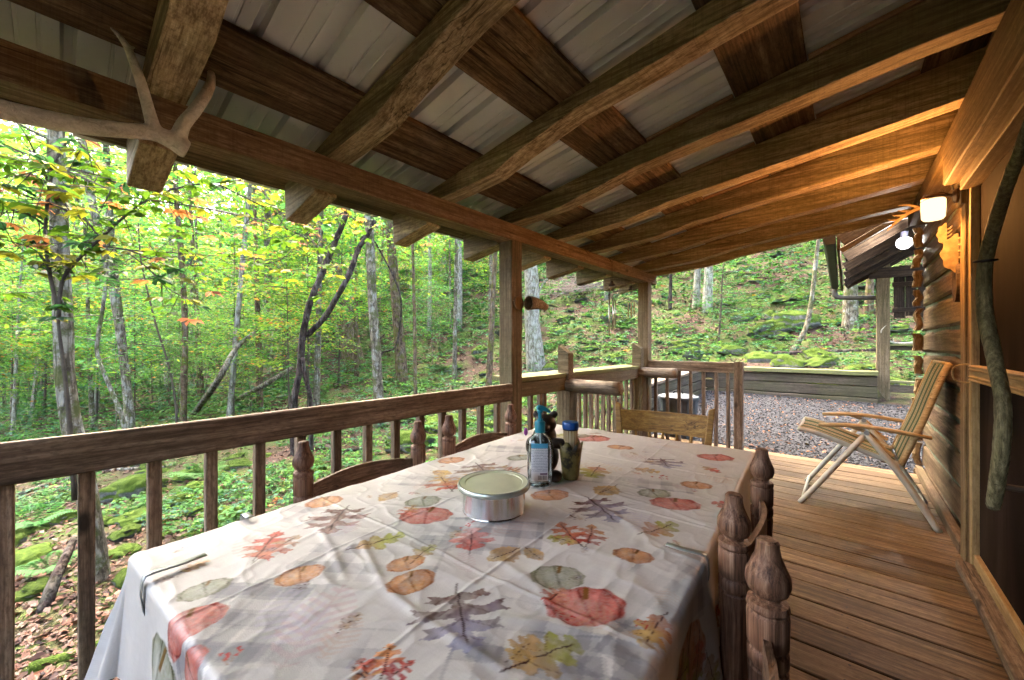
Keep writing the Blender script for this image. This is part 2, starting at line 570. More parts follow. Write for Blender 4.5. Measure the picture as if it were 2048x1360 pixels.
def terrain(X, Y):
    X = np.asarray(X, dtype=float); Y = np.asarray(Y, dtype=float)
    b = -0.12 + 0.11 * (np.clip(Y, -8, 60) - 5.4) - .028 * np.clip(Y - 5.4, 0, 3.8)
    b = b + np.where(X < -2, 0.035 * np.clip(X + 2, -40, 0), 0)
    q = Y - 0.24 * np.clip(X + 2, -30, 4) - 10.6
    hill = 0.38 * (softplus(q, .8))
    hill = hill * np.clip(1.0, 0, 1)
    far = 0.30 * softplus(-X - 48, 6.0)
    rough = np.clip((np.hypot(X, Y) - 6.5) / 8, 0.25, 1.0)
    patio = np.clip(1.5 - np.hypot(np.clip(np.abs(X + .2) - 2.0, 0, None), np.clip(np.abs(Y - 6.9) - 2.2, 0, None)), 0, 1)
    n = .34 * (vnoise(X * .45, Y * .45) - .5) + .22 * (vnoise(X * 1.1 + 9, Y * 1.1) - .5) + .10 * (vnoise(X * 2.7, Y * 2.7 + 5) - .5)
    z = b + hill + far + n * rough * (1 - patio)
    # the forest floor above the retaining timbers is one step up
    step = np.clip((Y - 9.32) / 0.12, 0, 1) * np.clip((3.0 - Y + 9.3) / 2.5, 0, 1) * np.clip((X + 2.6) / .3, 0, 1) * np.clip((.42 - X) / .1, 0, 1)
    return z + 0.46 * step

def tz(x, y): return float(terrain(x, y))

def axis_pts(lo, hi, c, fine, grow):
    a = [c]
    s = fine
    while a[-1] < hi:
        a.append(a[-1] + s)
        if a[-1] - c > 7: s *= grow
    b = [c]
    s = fine
    while b[-1] > lo:
        b.append(b[-1] - s)
        if c - b[-1] > 7: s *= grow
    return np.array(sorted(set(b[1:] + a)))
gx = axis_pts(-130, 90, -3.0, .16, 1.035)
gy = axis_pts(-60, 130, 5.0, .16, 1.035)
GX, GY = np.meshgrid(gx, gy, indexing='ij')
V = np.stack([GX.ravel(), GY.ravel(), terrain(GX, GY).ravel()], 1)
nx, ny = len(gx), len(gy)
I = np.arange(nx * ny).reshape(nx, ny)
Q = np.stack([I[:-1, :-1].ravel(), I[1:, :-1].ravel(), I[1:, 1:].ravel(), I[:-1, 1:].ravel()], 1)
ground = link("ground", fastmesh("ground", V, Q), M['ground'], smooth=True)
tag(ground, "leaf covered forest floor sloping up behind the porch", "ground", kind="structure")

# ------------------------------------------------------------------ deck
deck = empty("deck", (0, 0, 0), "brown plank porch deck", "deck", kind="structure")
JY = 1.849
k0 = -24
for k in range(k0, 21):
    y0 = JY + .1755 * k + .0055
    y1 = JY + .1755 * (k + 1) - .0055
    if y1 > 5.42: break
    dz = rnd.uniform(-.0025, .0025)
    boxc("plank", -2.0 + rnd.uniform(0, .006), .535, y0, y1, -.03 + dz, dz, M['deck'], deck, axis=0, cham=.004, wob=.0008)
for x in (-1.94, -1.3, -.65, 0.0, .45):
    boxc("joist", x - .02, x + .02, -2.3, 5.36, -.19, -.036, M['cabdark'], deck, axis=1)
boxc("rim_joist", -2.0, .53, 5.40, 5.44, -.2, -.034, M['rail'], deck, axis=0)
boxc("rim_joist", -2.045, -2.004, -2.3, 5.44, -.2, -.005, M['rail'], deck, axis=1)
for y in (0.3, 2.4, 5.2):
    boxc("footing_post", -1.98, -1.86, y - .06, y + .06, tz(-1.9, y) - .2, -.195, M['timber'], deck, axis=2)

V, F = [], []
for k in range(0, 21):
    for x in (-1.94, -1.3, -.65, 0.0, .45):
        for q in (.04, .135):
            cx, cy = x + rnd.gauss(0, .008), JY + .1755 * k + q + rnd.gauss(0, .004)
            if cy > 5.4: continue
            b0 = len(V)
            V += [(cx + .0048 * math.cos(a_), cy + .0048 * math.sin(a_), .0042) for a_ in (i * math.pi / 4 for i in range(8))]
            F.append(tuple(range(b0, b0 + 8)))
sh_ = pyd("screw_heads", V, F, plain("screw_dark", (.045, .04, .038), .45, .6), deck)
sh_["kind"] = "stuff"

# ------------------------------------------------------------------ roof posts
for (y0, y1, lab) in ((2.34, 2.47, "weathered square porch post with the wooden cup beside the ladder-back chairs"),
                      (5.12, 5.25, "cracked square porch post at the far corner of the railing")):
    p = boxc("porch_post", -2.15, -2.01, y0, y1, -.03, 2.068, M['post'], None, axis=2, cham=.006, wob=.0015, seg=9)
    tag(p, lab, "post")

# ------------------------------------------------------------------ porch roof
roof = empty("porch_roof", (0, 0, 0), "timber porch roof of rough rafters under pale metal sheets", "roof")
boxc("header_beam", -2.15, -2.01, -2.6, 5.42, 2.07, 2.20, M['header'], roof, axis=1, cham=.005, wob=.0015)
def top_z(x): return 2.29 + .165 * (x + 2.01)
RAFT = [(-1.9, .0), (-1.2, .02), (-.5, .05), (.21, .06), (.89, .065), (1.625, .065), (2.33, .03), (2.97, .0), (3.59, -.005), (4.23, .0), (4.93, .0), (5.40, .0)]
rafter_y = []
for i, (y, up) in enumerate(RAFT):
    W = .124 if i < 11 else .06
    bot = [(-2.56 + rnd.uniform(-.02, .02), 1.985), (-2.16, 2.055), (-2.155, 2.195), (-2.01, 2.195), (-1.85, 2.20), (-1.55, 2.222), (-1.35, 2.238 + up * .8)]
    for x in (-1.0, -.6, -.2, .2, .56):
        bot.append((x, 2.19 + .118 * (x + 2.01) + up * (1.0 if x < .3 else .5) + rnd.gauss(0, .003)))
    topp = [(.56, top_z(.56)), (-.3, top_z(-.3)), (-1.2, top_z(-1.2)), (-2.0, top_z(-2.0)), (bot[0][0] - .005, top_z(-2.56))]
    outline = bot + topp
    n = len(outline)
    c = .006
    V, F = [], []
    cx = sum(p[0] for p in outline) / n
    for yy in (0, W):
        for (x, z) in outline:
            V.append((x + 2.0, yy + rnd.gauss(0, .0015), z - 2.2))
    F.append(tuple(range(n))); F.append(tuple(reversed(range(n, 2 * n))))
    for a in range(n):
        b = (a + 1) % n
        F.append((b, a, a + n, b + n))
    o = pyd("rafter", V, F, M['rafter'], roof)
    o.data.materials.append(M['rafter_low'])          # raw lower face without algae, its tan paler for painted-in deck bounce
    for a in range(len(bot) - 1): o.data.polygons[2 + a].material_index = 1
    o.location = (-2.0, y, 2.2)
    bv = o.modifiers.new("worn", 'BEVEL'); bv.width = .006; bv.segments = 2; bv.limit_method = 'ANGLE'
    rafter_y.append((y, y + W))
# wide purlin boards across the rafters
for (x0, x1, split) in ((-2.64, -2.33, False), (-1.97, -1.65, False), (-1.26, -.93, True), (-.455, -.145, False), (.30, .60, False)):
    pieces = ((x0, (x0 + x1) / 2 - .002), ((x0 + x1) / 2 + .002, x1)) if split else ((x0, x1),)
    for (a, b) in pieces:
        cuts = [-2.6, rnd.choice((.95, 1.69)), 5.46]
        for (ya, yb) in zip(cuts[:-1], cuts[1:]):
            xm = (a + b) / 2
            zc = top_z(xm) + .017
            board("purlin", (xm, ya + .002, zc), (xm, yb - .002, zc), b - a, .03, M['purlin'], roof, up=(-.165, 0, 1), cham=.003, wob=.0006)
# shims and light strips lying on the rafters between the purlins
for yi, spans in ((2.33, ((-.14, .295), (-.925, -.46))), (2.97, ((-.14, .295), (-.925, -.46))), (3.59, ((-.925, -.46), (-.14, .295))), (1.625, ((-.14, .295),))):
    for (xa, xb) in spans:
        board("batten", (xa, yi + .05, top_z(xa) + .014), (xb, yi + .05, top_z(xb) + .014), .10, .022, M['strip'], roof, up=(-.165, 0, 1), cham=.002)
# metal sheets: ribs run down the slope
def tin_profile(w, n):
    pts = []
    for k in range(n):
        y = k * .225
        pts += [(y, 0), (y + .045, 0), (y + .047, .004), (y + .056, .004), (y + .058, 0), (y + .095, 0), (y + .097, .004), (y + .106, .004), (y + .108, 0), (y + .148, 0), (y + .158, .03), (y + .180, .03), (y + .190, 0)]
    return pts
for s in range(9):
    pr = tin_profile(.9, 4)
    y0 = -2.62 + s * .9
    pr = [(a, b) for a, b in pr] + [(.9 + .01, 0)]
    V, F = [], []
    for x in (-2.72, -1.0, .75):
        for (yy, zz) in pr:
            V.append((x, y0 + yy, top_z(x) + .0335 + zz + .0012 * (s % 2)))
    n = len(pr)
    for a in range(2):
        for b in range(n - 1):
            F.append((a * n + b, (a + 1) * n + b, (a + 1) * n + b + 1, a * n + b + 1))
    o = pyd("metal_sheet", V, F, M['tin'], roof)
    sd_ = o.modifiers.new("gauge", 'SOLIDIFY'); sd_.thickness = .001
    if y0 > 4.5:
        break

# ------------------------------------------------------------------ railings
rl = empty("porch_railing", (-2.02, 0, 0), "weathered board railing with square balusters beside the table", "railing")
inv = Matrix.Translation((2.02, 0, 0))
def under(o, root):
    o.parent = root
    o.matrix_parent_inverse = Matrix.Translation(-Vector(root.location))
    return o
under(boxc("top_rail", -2.04, -2.0, -2.4, 2.338, .795, .93, M['rail'], None, axis=1, cham=.006, wob=.001), rl)
y = -.113 - .18 * 11
while y < 2.25:
    under(boxc("baluster", -2.088, -2.047, y - .021, y + .021, -.18, .90, M['rail'], None, axis=2, cham=.003, wob=.0006), rl)
    y += .18
sr = empty("shelf_railing", (-2.1, 3.7, 0), "mossy plank shelf railing running between the two roof posts", "railing")
under(boxc("shelf_plank", -2.36, -2.05, 2.475, 5.115, .925, .962, M['shelf'], None, axis=1, cham=.004, wob=.002), sr)
under(boxc("under_rail", -2.10, -2.06, 2.475, 5.115, .80, .922, M['post'], None, axis=1, cham=.004), sr)
for px_y in (2.56, 2.72, 2.86, 2.93, 3.42, 3.55, 3.68, 3.80, 3.93, 4.08, 4.22, 4.38, 4.54, 4.70, 4.86, 5.0):
    under(boxc("baluster", -2.145, -2.105, px_y - .019, px_y + .019, -.18, .90, M['rail'], None, axis=2, cham=.003), sr)
er = empty("end_railing", (-1.5, 5.15, 0), "short railing with square balusters across the far end of the deck", "railing")
under(boxc("top_rail", -2.005, -.995, 5.12, 5.165, .905, 1.03, M['rail'], None, axis=0, cham=.006), er)
under(boxc("rail_cap", -2.0, -.905, 5.165, 5.25, .985, 1.022, M['rail'], None, axis=0, cham=.004), er)
under(boxc("end_post", -.992, -.905, 5.07, 5.16, -.005, 1.04, M['rail'], None, axis=2, cham=.005), er)
for x in (-1.93, -1.78, -1.63, -1.49, -1.34, -1.2, -1.07):
    under(boxc("baluster", x - .019, x + .019, 5.168, 5.204, -.15, .98, M['rail'], None, axis=2, cham=.003), er)

def log_arm(y, x1, zc, postlab):
    th = empty("rail_post", (-2.08, y, 0), postlab, "post")
    b = boxc("stub_post", -2.15, -2.0, y - .07, y + .07, -.03, zc - .05, M['post'], None, axis=2, cham=.006); under(b, th)
    pts = [(-2.30, y, zc), (-2.1, y, zc + .006), (-1.9, y + .004, zc - .004), (x1 + .1, y, zc + .003), (x1, y, zc)]
    V, F = tube_arrays(*smooth_path(pts, [.062, .066, .066, .062, .058], 4), 14, .03)
    o = pyd("log_arm", [(v.x, v.y, v.z) for v in V], F, M['logbare'], None, True); under(o, th)
    # upright block with a slanted cut
    pr = [(-.062, 0), (.062, 0), (.062, .255), (-.062, .33)]
    blk = prism("cut_block", [(p[0] - 2.09, p[1] + zc + .055) for p in pr], .09, M['post'], None)
    blk.location = (0, y - .045, 0); under(blk, th)
    bv = blk.modifiers.new("worn", 'BEVEL'); bv.width = .005; bv.segments = 2
    return th
log_arm(3.24, -1.62, .845, "slant-cut post block on a log arm halfway along the shelf railing")
log_arm(4.98, -1.70, .88, "slant-cut post block on a log arm at the far railing corner")

# ------------------------------------------------------------------ cabin wall, door
cab = empty("cabin", (.56, 4.0, 0), "log cabin wall of rough squared boards beside the porch", "building")
under(boxc("backing_wall", .60, .70, -2.6, 5.45, -.3, 2.75, M['cabdark'], None, axis=1), cab)
z = -.16
for k in range(12):
    h = .205 + rnd.uniform(-.02, .03)
    L0, L1 = 3.46, 5.45
    V, F = [], []
    n = 26
    t0 = rnd.uniform(0, 6)
    ring = 6
    for i in range(n + 1):
        yy = L0 + (L1 - L0) * i / n
        wob = .006 * math.sin(yy * 3.1 + t0) + .004 * math.sin(yy * 9 + t0 * 2) + rnd.gauss(0, .0025)
        z0 = z + .006 + .4 * wob
        z1 = z + h - .022 + wob
        xo = .553 + .002 * math.sin(yy * 2 + t0 * 3)
        for (x, zz) in ((.60, z0), (xo + .010, z0), (xo, z0 + .02), (xo + .004, z1 - .022), (xo + .014, z1), (.60, z1)):
            V.append((x - .56, yy - L0, zz - z))
    for i in range(n):
        for k2 in range(ring):
            a, b = i * ring + k2, i * ring + (k2 + 1) % ring
            F.append((a, b, b + ring, a + ring))
    F.append(tuple(range(ring))); F.append(tuple(reversed(range(n * ring, n * ring + ring))))
    # local x must be the long axis for the grain
    V = [(v[1], -v[0], v[2]) for v in V]
    o = pyd("log_board", V, F, M['wall'], None, False)
    o.matrix_local = Matrix.Translation((.56, L0, z)) @ Matrix.Rotation(R(90), 4, 'Z')
    under(o, cab)
    # corner log end, live edged
    e = boxc("log_end", .495 + rnd.uniform(-.012, .012), .549, 5.40, 5.452 + rnd.uniform(0, .03), z + .012, z + h - .02 + rnd.uniform(-.02, .01), M['trim'], None, axis=2, cham=.012, wob=.008, seg=4)
    under(e, cab)
    z += h
# corner boards and chinking
M['chink'] = plain("chinking", (.16, .19, .13), .9, nscale=20, namt=.3)
under(boxc("chinking", .572, .599, 3.46, 5.44, -.15, 2.6, M['chink'], None, axis=2, cham=.001, wob=0), cab)
under(boxc("base_board", .50, .545, 3.47, 5.42, .0, .075, M['wall'], None, axis=1), cab)
under(boxc("wall_plate", .44, .60, -2.6, 5.3, 2.37, 2.47, M['trim'], None, axis=1, cham=.006, wob=.002), cab)
under(boxc("door_lintel", .415, .60, -2.6, 3.28, 2.14, 2.33, M['trim'], None, axis=1, cham=.006, wob=.002), cab)
for y in (1.9, 2.57, 3.2, 3.83, 4.5):
    under(boxc("blocking", .515, .55, y, y + .5, 2.475, 2.70, M['header'], None, axis=1, cham=.004), cab)
under(boxc("door_jamb", .505, .60, 3.34, 3.455, .0, 2.365, M['trim'], None, axis=2, cham=.004, wob=.001), cab)
under(boxc("door_casing", .515, .60, 3.24, 3.337, .0, 2.138, M['trim'], None, axis=2, cham=.004), cab)
under(boxc("door_sill", .455, .56, -2.6, 3.233, .004, .055, M['rail'], None, axis=1, cham=.006), cab)
under(boxc("door_header_trim", .47, .60, 2.0, 3.233, 2.085, 2.137, M['trim'], None, axis=1), cab)

door = empty("screen_door", (.52, 2.7, .06), "dark screen door with tan crossbar and crooked branch handle", "door")
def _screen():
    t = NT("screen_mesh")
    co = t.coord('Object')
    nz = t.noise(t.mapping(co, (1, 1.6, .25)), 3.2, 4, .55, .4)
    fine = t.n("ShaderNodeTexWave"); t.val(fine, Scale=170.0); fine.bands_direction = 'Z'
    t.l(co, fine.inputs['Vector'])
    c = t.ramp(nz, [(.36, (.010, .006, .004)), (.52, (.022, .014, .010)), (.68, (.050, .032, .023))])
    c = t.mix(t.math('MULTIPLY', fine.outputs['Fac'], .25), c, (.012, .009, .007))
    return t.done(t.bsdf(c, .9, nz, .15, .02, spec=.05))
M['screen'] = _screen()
M['tan'] = wood("tan_trim", (.30, .19, .08), (.43, .29, .13), (.53, .38, .19), 14, knots=0, stain=.1, vary=.03)
under(boxc("screen", .535, .545, 1.2, 3.19, .10, 2.08, M['screen'], None, axis=1, cham=.001, wob=0), door)
under(boxc("door_stile", .505, .55, 3.192, 3.232, .06, 2.083, M['tan'], None, axis=2, cham=.004), door)
under(boxc("door_bottom_rail", .512, .548, 1.2, 3.19, .06, .12, M['tan'], None, axis=1, cham=.004), door)
under(boxc("crossbar", .500, .534, 1.2, 3.19, 1.045, 1.13, M['tan'], None, axis=1, cham=.004), door)
for zz in (1.052, 1.068, 1.107, 1.123):
    under(boxc("crossbar_reed", .4945, .5015, 1.2, 3.185, zz - .0045, zz + .0045, M['tan'], None, axis=1, cham=.002, wob=0), door)
M['brass'] = plain("pull_metal", (.55, .42, .2), .35, .8, nscale=30)
under(tube("pull_handle", [(.535, 3.26, 1.125), (.49, 3.27, 1.13), (.455, 3.275, 1.11), (.45, 3.275, 1.075), (.46, 3.27, 1.04), (.50, 3.262, 1.03), (.535, 3.255, 1.035)], .0045, M['tan'], None, 8), door)
br = [(.44, 1.93, 1.99), (.42, 1.985, 1.87), (.42, 2.12, 1.80), (.425, 2.31, 1.70), (.42, 2.42, 1.56), (.415, 2.40, 1.38), (.42, 2.30, 1.20), (.425, 2.22, 1.04), (.42, 2.205, .86), (.415, 2.27, .66), (.415, 2.275, .635)]
rr = [.014, .0165, .018, .020, .0215, .0235, .0215, .021, .0215, .020, .015]
V, F = tube_arrays(*smooth_path([(a - .42, b - 2.3, c - 1.2) for a, b, c in br], rr, 9), 18, .06)
# long axis to local x for the grain
V = [(v[2], v[1], -v[0]) for v in V]
bh = pyd("branch_handle", V, F, M['branch'], None, True)
bh.matrix_local = Matrix.Translation((.42, 2.3, 1.2)) @ Matrix.Rotation(R(-90), 4, 'Y')
under(bh, door)
M['black'] = plain("black_cord", (.015, .015, .014), .5)
under(tube("cord_band", [(.42 + .029 * math.cos(a), 2.417 + .029 * math.sin(a), 1.575 + .004 * math.sin(a)) for a in [i * 2 * math.pi / 16 for i in range(17)]], .005, M['black'], None, 6, sub=1), door)
for zz, yy, rr_ in ((.72, 2.252, .03), (1.95, 1.95, .025)):
    under(tube("handle_bracket", [(.425, yy, zz), (.54, yy, zz)], rr_ * .4, M['cabdark'], None, 8, sub=1), door)

# ------------------------------------------------------------------ stoop roof beyond the cabin corner
st = empty("stoop_roof", (.3, 7.0, 2.3), "plank stoop roof with gutter beyond the cabin corner", "roof")
def st_z(x): return 2.30 + .60 * (x + .02)
for i in range(4):
    xa = -.02 + i * .5
    under(board("roof_plank", (xa + .25, 5.62, st_z(xa + .25) + .14), (xa + .25, 9.9, st_z(xa + .25) + .14), .575, .02, M['cabdark'], None, up=(-.6, 0, 1)), st)
for y in (5.66, 6.5, 7.4, 8.3, 9.2, 9.8):
    m_ = M['header'] if y < 5.7 else M['cabdark']
    under(board("stoop_rafter", (-.02, y, st_z(-.02) + .05), (2.0, y, st_z(2.0) + .05), .045, .13, m_, None, up=(-.6, 0, 1), cham=.004), st)
under(board("barge_board", (-.05, 5.595, st_z(-.05) + .09), (2.0, 5.595, st_z(2.0) + .09), .03, .17, M['header'], None, up=(-.6, 0, 1), cham=.004), st)
under(board("barge_trim", (-.05, 5.57, st_z(-.05) - .02), (2.0, 5.57, st_z(2.0) - .02), .05, .055, M['header'], None, up=(-.6, 0, 1), cham=.004), st)
under(boxc("fascia", -.085, -.055, 5.58, 9.9, 2.28, 2.46, M['rail'], None, axis=1), st)
M['gutter'] = plain("gutter_metal", (.11, .10, .085), .45, .3, nscale=8, namt=.3)
gp = [(-.095, 2.47), (-.095, 2.36), (-.11, 2.345), (-.18, 2.345), (-.205, 2.40), (-.215, 2.47), (-.208, 2.47), (-.198, 2.402), (-.176, 2.352), (-.112, 2.352), (-.102, 2.362), (-.102, 2.47)]
V, F = [], []
for y, dx, dz in ((5.55, 0, 0), (9.8, -.03, -.05)):
    V += [(x + dx, y, zz + dz) for x, zz in gp]
n = len(gp)
for a in range(n):
    b = (a + 1) % n
    F.append((a, b, b + n, a + n))
under(pyd("gutter", V, F, M['gutter']), st)
under(pyd("gutter_end", [(-.095, 5.548, 2.47), (-.095, 5.548, 2.36), (-.11, 5.548, 2.345), (-.18, 5.548, 2.345), (-.205, 5.548, 2.40), (-.215, 5.548, 2.47)], [(0, 1, 2, 3, 4, 5)], M['gutter']), st)
under(tube("downspout", [(-.18, 9.66, 2.33), (-.18, 9.66, 2.22), (-.15, 9.66, 2.15), (-.04, 9.66, 2.12), (.2, 9.66, 2.10), (.44, 9.66, 2.085)], .042, M['gutter'], None, 10, sub=5), st)
sp = empty("stoop_post", (.5, 9.65, 0), "grey stoop post with two cross rails and antlers on the upper rail", "post")
zb = tz(.5, 9.65)
under(boxc("post", .40, .575, 9.52, 9.70, zb - .2, 2.75, M['post'], None, axis=2, cham=.006, wob=.002), sp)
under(boxc("upper_rail", .41, 1.25, 9.60, 9.72, 1.14, 1.215, M['timber'], None, axis=0), sp)
under(boxc("cap_rail", .40, 1.25, 9.55, 9.76, 1.217, 1.245, M['shelf'], None, axis=0), sp)
under(boxc("lower_rail", .42, 1.25, 9.56, 9.60, .40, .53, M['timber'], None, axis=0), sp)
under(boxc("lower_cap", .575, 1.25, 9.62, 9.76, .56, .60, M['shelf'], None, axis=0), sp)
under(boxc("cross_beam", .30, 1.6, 9.50, 9.575, 2.42, 2.60, M['cabdark'], None, axis=0), sp)
pn = empty("plank_panel", (.85, 9.9, 1.7), "dark weathered plank panel hanging behind the grey stoop post", "panel")
for i in range(3):
    x = .64 + i * .15
    under(boxc("plank", x, x + .145, 9.86, 9.885, 1.72 + .03 * (i % 2), 2.62, M['cabdark'], None, axis=2), pn)
under(boxc("batten", .62, 1.12, 9.835, 9.858, 2.28, 2.36, M['cabdark'], None, axis=0), pn)
under(boxc("batten", .62, 1.12, 9.835, 9.858, 1.82, 1.90, M['cabdark'], None, axis=0), pn)

# ------------------------------------------------------------------ retaining timbers round the gravel
rw = empty("retaining_wall", (-1, 9.3, .3), "stacked railway-sleeper retaining wall behind the gravel", "wall")
for i, (z0, z1) in enumerate(((.10, .30), (.31, .50), (.51, .69))):
    under(boxc("timber", -2.35, .40, 9.22 + .01 * i, 9.38, z0, z1 - .005, M['timber'], None, axis=0, cham=.01, wob=.004), rw)
under(boxc("cap_timber", -2.4, .41, 9.16, 9.42, .695, .775, M['shelf'], None, axis=0, cham=.008, wob=.003), rw)
for i, (z0, z1) in enumerate(((-.02, .18), (.19, .37), (.38, .56))):
    under(board("side_timber", (-2.42, 9.2, (z0 + z1) / 2 + .12), (-2.55, 6.0, (z0 + z1) / 2 - .05), .16, z1 - z0 - .01, M['timber'], None, cham=.01, wob=.004), rw)
under(board("side_cap", (-2.42, 9.15, .72), (-2.56, 5.9, .55), .24, .05, M['rail'], None, cham=.006), rw)

# ------------------------------------------------------------------ gravel
N = 17000
u = rng.random(N) ; 
Yg = 5.45 + (9.2 - 5.45) * rng.random(N) ** 1.25
Xg = -2.3 + 4.6 * rng.random(N)
Zg = terrain(Xg, Yg)
base = np.array([(1, 0, 0), (-1, 0, 0), (0, 1, 0), (0, -1, 0), (0, 0, 1), (0, 0, -1)], float)
tri = np.array([(0, 2, 4), (2, 1, 4), (1, 3, 4), (3, 0, 4), (2, 0, 5), (1, 2, 5), (3, 1, 5), (0, 3, 5)])
s = (.008 + .012 * rng.random((N, 1, 1))) * np.array([1.2, .8, .5]) * (1 + .5 * (rng.random((N, 6, 3)) - .5))
P = base[None] * s
a = rng.random(N) * 6.28
ca, sa = np.cos(a)[:, None], np.sin(a)[:, None]
tl = (rng.random((N, 1)) - .5) * 1.2
Pz = P[..., 2] + P[..., 0] * tl
PX = P[..., 0] * ca - P[..., 1] * sa
PY = P[..., 0] * sa + P[..., 1] * ca
V = np.stack([PX + Xg[:, None], PY + Yg[:, None], Pz + Zg[:, None] + .006], -1).reshape(-1, 3)
F = (tri[None] + (np.arange(N) * 6)[:, None, None]).reshape(-1, 3)
g = .010 + .075 * rng.random((N, 1)) ** 2.4
cc = g * np.array([[1.0, 1.0, 1.03]])
cc = np.where(rng.random((N, 1)) < .06, np.array([[.30, .13, .05]]) * (.5 + rng.random((N, 1))), cc)
gr = link("gravel", fastmesh("gravel", V, F, np.repeat(cc, 6, 0)), M['stonecol'])
tag(gr, "loose grey gravel of the patio beyond the deck", "gravel", kind="stuff")
M['bed'] = plain("gravel_bed", (.02, .02, .022), .95, nscale=70, namt=.7, bump=.6)
n1, n2 = 20, 30
xs = np.linspace(-2.36, 2.3, n1); ys = np.linspace(5.445, 9.22, n2)
A, B = np.meshgrid(xs, ys, indexing='ij')
V = np.stack([A.ravel(), B.ravel(), terrain(A, B).ravel() + .005], 1)
I = np.arange(n1 * n2).reshape(n1, n2)
Q = np.stack([I[:-1, :-1].ravel(), I[1:, :-1].ravel(), I[1:, 1:].ravel(), I[:-1, 1:].ravel()], 1)
pt = link("patio", fastmesh("patio", V, Q), M['bed'])
tag(pt, "grey gravel patio bed", "patio", kind="structure")
# ================================================================== TABLE AND WHAT IS ON IT
TB = Vector((-.78, 1.07, 0)); TROT = R(3.8); TW, TL, TH = 1.04, 1.84, .757
table = empty("dining_table", TB, "long wooden dining table under the autumn print cloth", "table", rz=TROT)
boxc("table_top", -TW / 2 + .01, TW / 2 - .01, -TL / 2 + .01, TL / 2 - .01, TH - .03, TH - .004, M['chairold'], table, axis=1)
for sx in (-1, 1):
    for sy in (-1, 1):
        boxc("leg", sx * (TW / 2 - .09) - .035, sx * (TW / 2 - .09) + .035, sy * (TL / 2 - .1) - .035, sy * (TL / 2 - .1) + .035, .001, TH - .032, M['chairold'], table, axis=2)
for sx in (-1, 1):
    boxc("apron", sx * (TW / 2 - .07) - .012, sx * (TW / 2 - .07) + .012, -TL / 2 + .15, TL / 2 - .15, TH - .13, TH - .032, M['chairold'], table, axis=1)

CT, ST = math.cos(TROT), math.sin(TROT)
def to_table(p):
    dx, dy = p[0] - TB.x, p[1] - TB.y
    return np.array([dx * CT + dy * ST, -dx * ST + dy * CT])
_th = math.atan(670 / 780.0); _s, _c = math.sin(_th), math.cos(_th)
def on_top(px, py, z=.76):
    """a spot on the table top, measured on the photograph, in table coordinates"""
    u, v = (px - 1024) / 780.0, (689 - py) / 780.0
    t = (z - 1.24) / v
    return to_table(((-_s + _c * u) * t, (_c + _s * u) * t))

# cloth grid in cloth coordinates (s across, t along), with overhang
OV = .27
STEP = .0031
sx_ = np.arange(-TW / 2 - OV, TW / 2 + OV + STEP, STEP)
ty_ = np.arange(-TL / 2 - OV, TL / 2 + OV + STEP, STEP)
S, Tt = np.meshgrid(sx_, ty_, indexing='ij')
def vn(sc, seed): return vnoise(S * sc + seed * 7.3 + 50, Tt * sc + seed * 3.1 + 50)
def fbm(sc, seed): return .5 * vn(sc, seed) + .3 * vn(sc * 2.1, seed + 1) + .2 * vn(sc * 4.3, seed + 2)
img = np.empty(S.shape + (3,))
base_c = np.array([.58, .555, .53])
img[:] = base_c * (1 + .10 * (fbm(6, 1) - .5))[..., None]
weave = vnoise(S * 420, Tt * 60) * .5 + vnoise(S * 60, Tt * 420) * .5
img *= (1 + .10 * (weave - .5))[..., None]

def put(alpha, color):
    global img
    img[:] = img * (1 - alpha[..., None]) + color * alpha[..., None]
def local(p0, p1, pad=1.3):
    """unit frame with origin p0 and x axis to p1; returns window slices, x, y"""
    d = p1 - p0; L = math.hypot(*d); d = d / L; e = np.array([-d[1], d[0]])
    r = L * pad
    i0, i1 = np.searchsorted(sx_, p0[0] - r), np.searchsorted(sx_, p0[0] + r)
    j0, j1 = np.searchsorted(ty_, p0[1] - r), np.searchsorted(ty_, p0[1] + r)
    if i1 - i0 < 2 or j1 - j0 < 2: return None
    s, t = S[i0:i1, j0:j1] - p0[0], Tt[i0:i1, j0:j1] - p0[1]
    return (slice(i0, i1), slice(j0, j1)), (s * d[0] + t * d[1]) / L, (s * e[0] + t * e[1]) / L, L
def sm(a, b, x): 
    q = np.clip((x - a) / (b - a), 0, 1)
    return q * q * (3 - 2 * q)
def blend(w, alpha, col):
    img[w] = img[w] * (1 - alpha[..., None]) + col * alpha[..., None]
def wash(w, x, y, seed): 
    return vnoise(x * 3.1 + seed * 5 + 40, y * 3.1 + 60 + seed) * .6 + vnoise(x * 9 + seed + 30, y * 9 + 20) * .4
INK = np.array([.10, .055, .045])

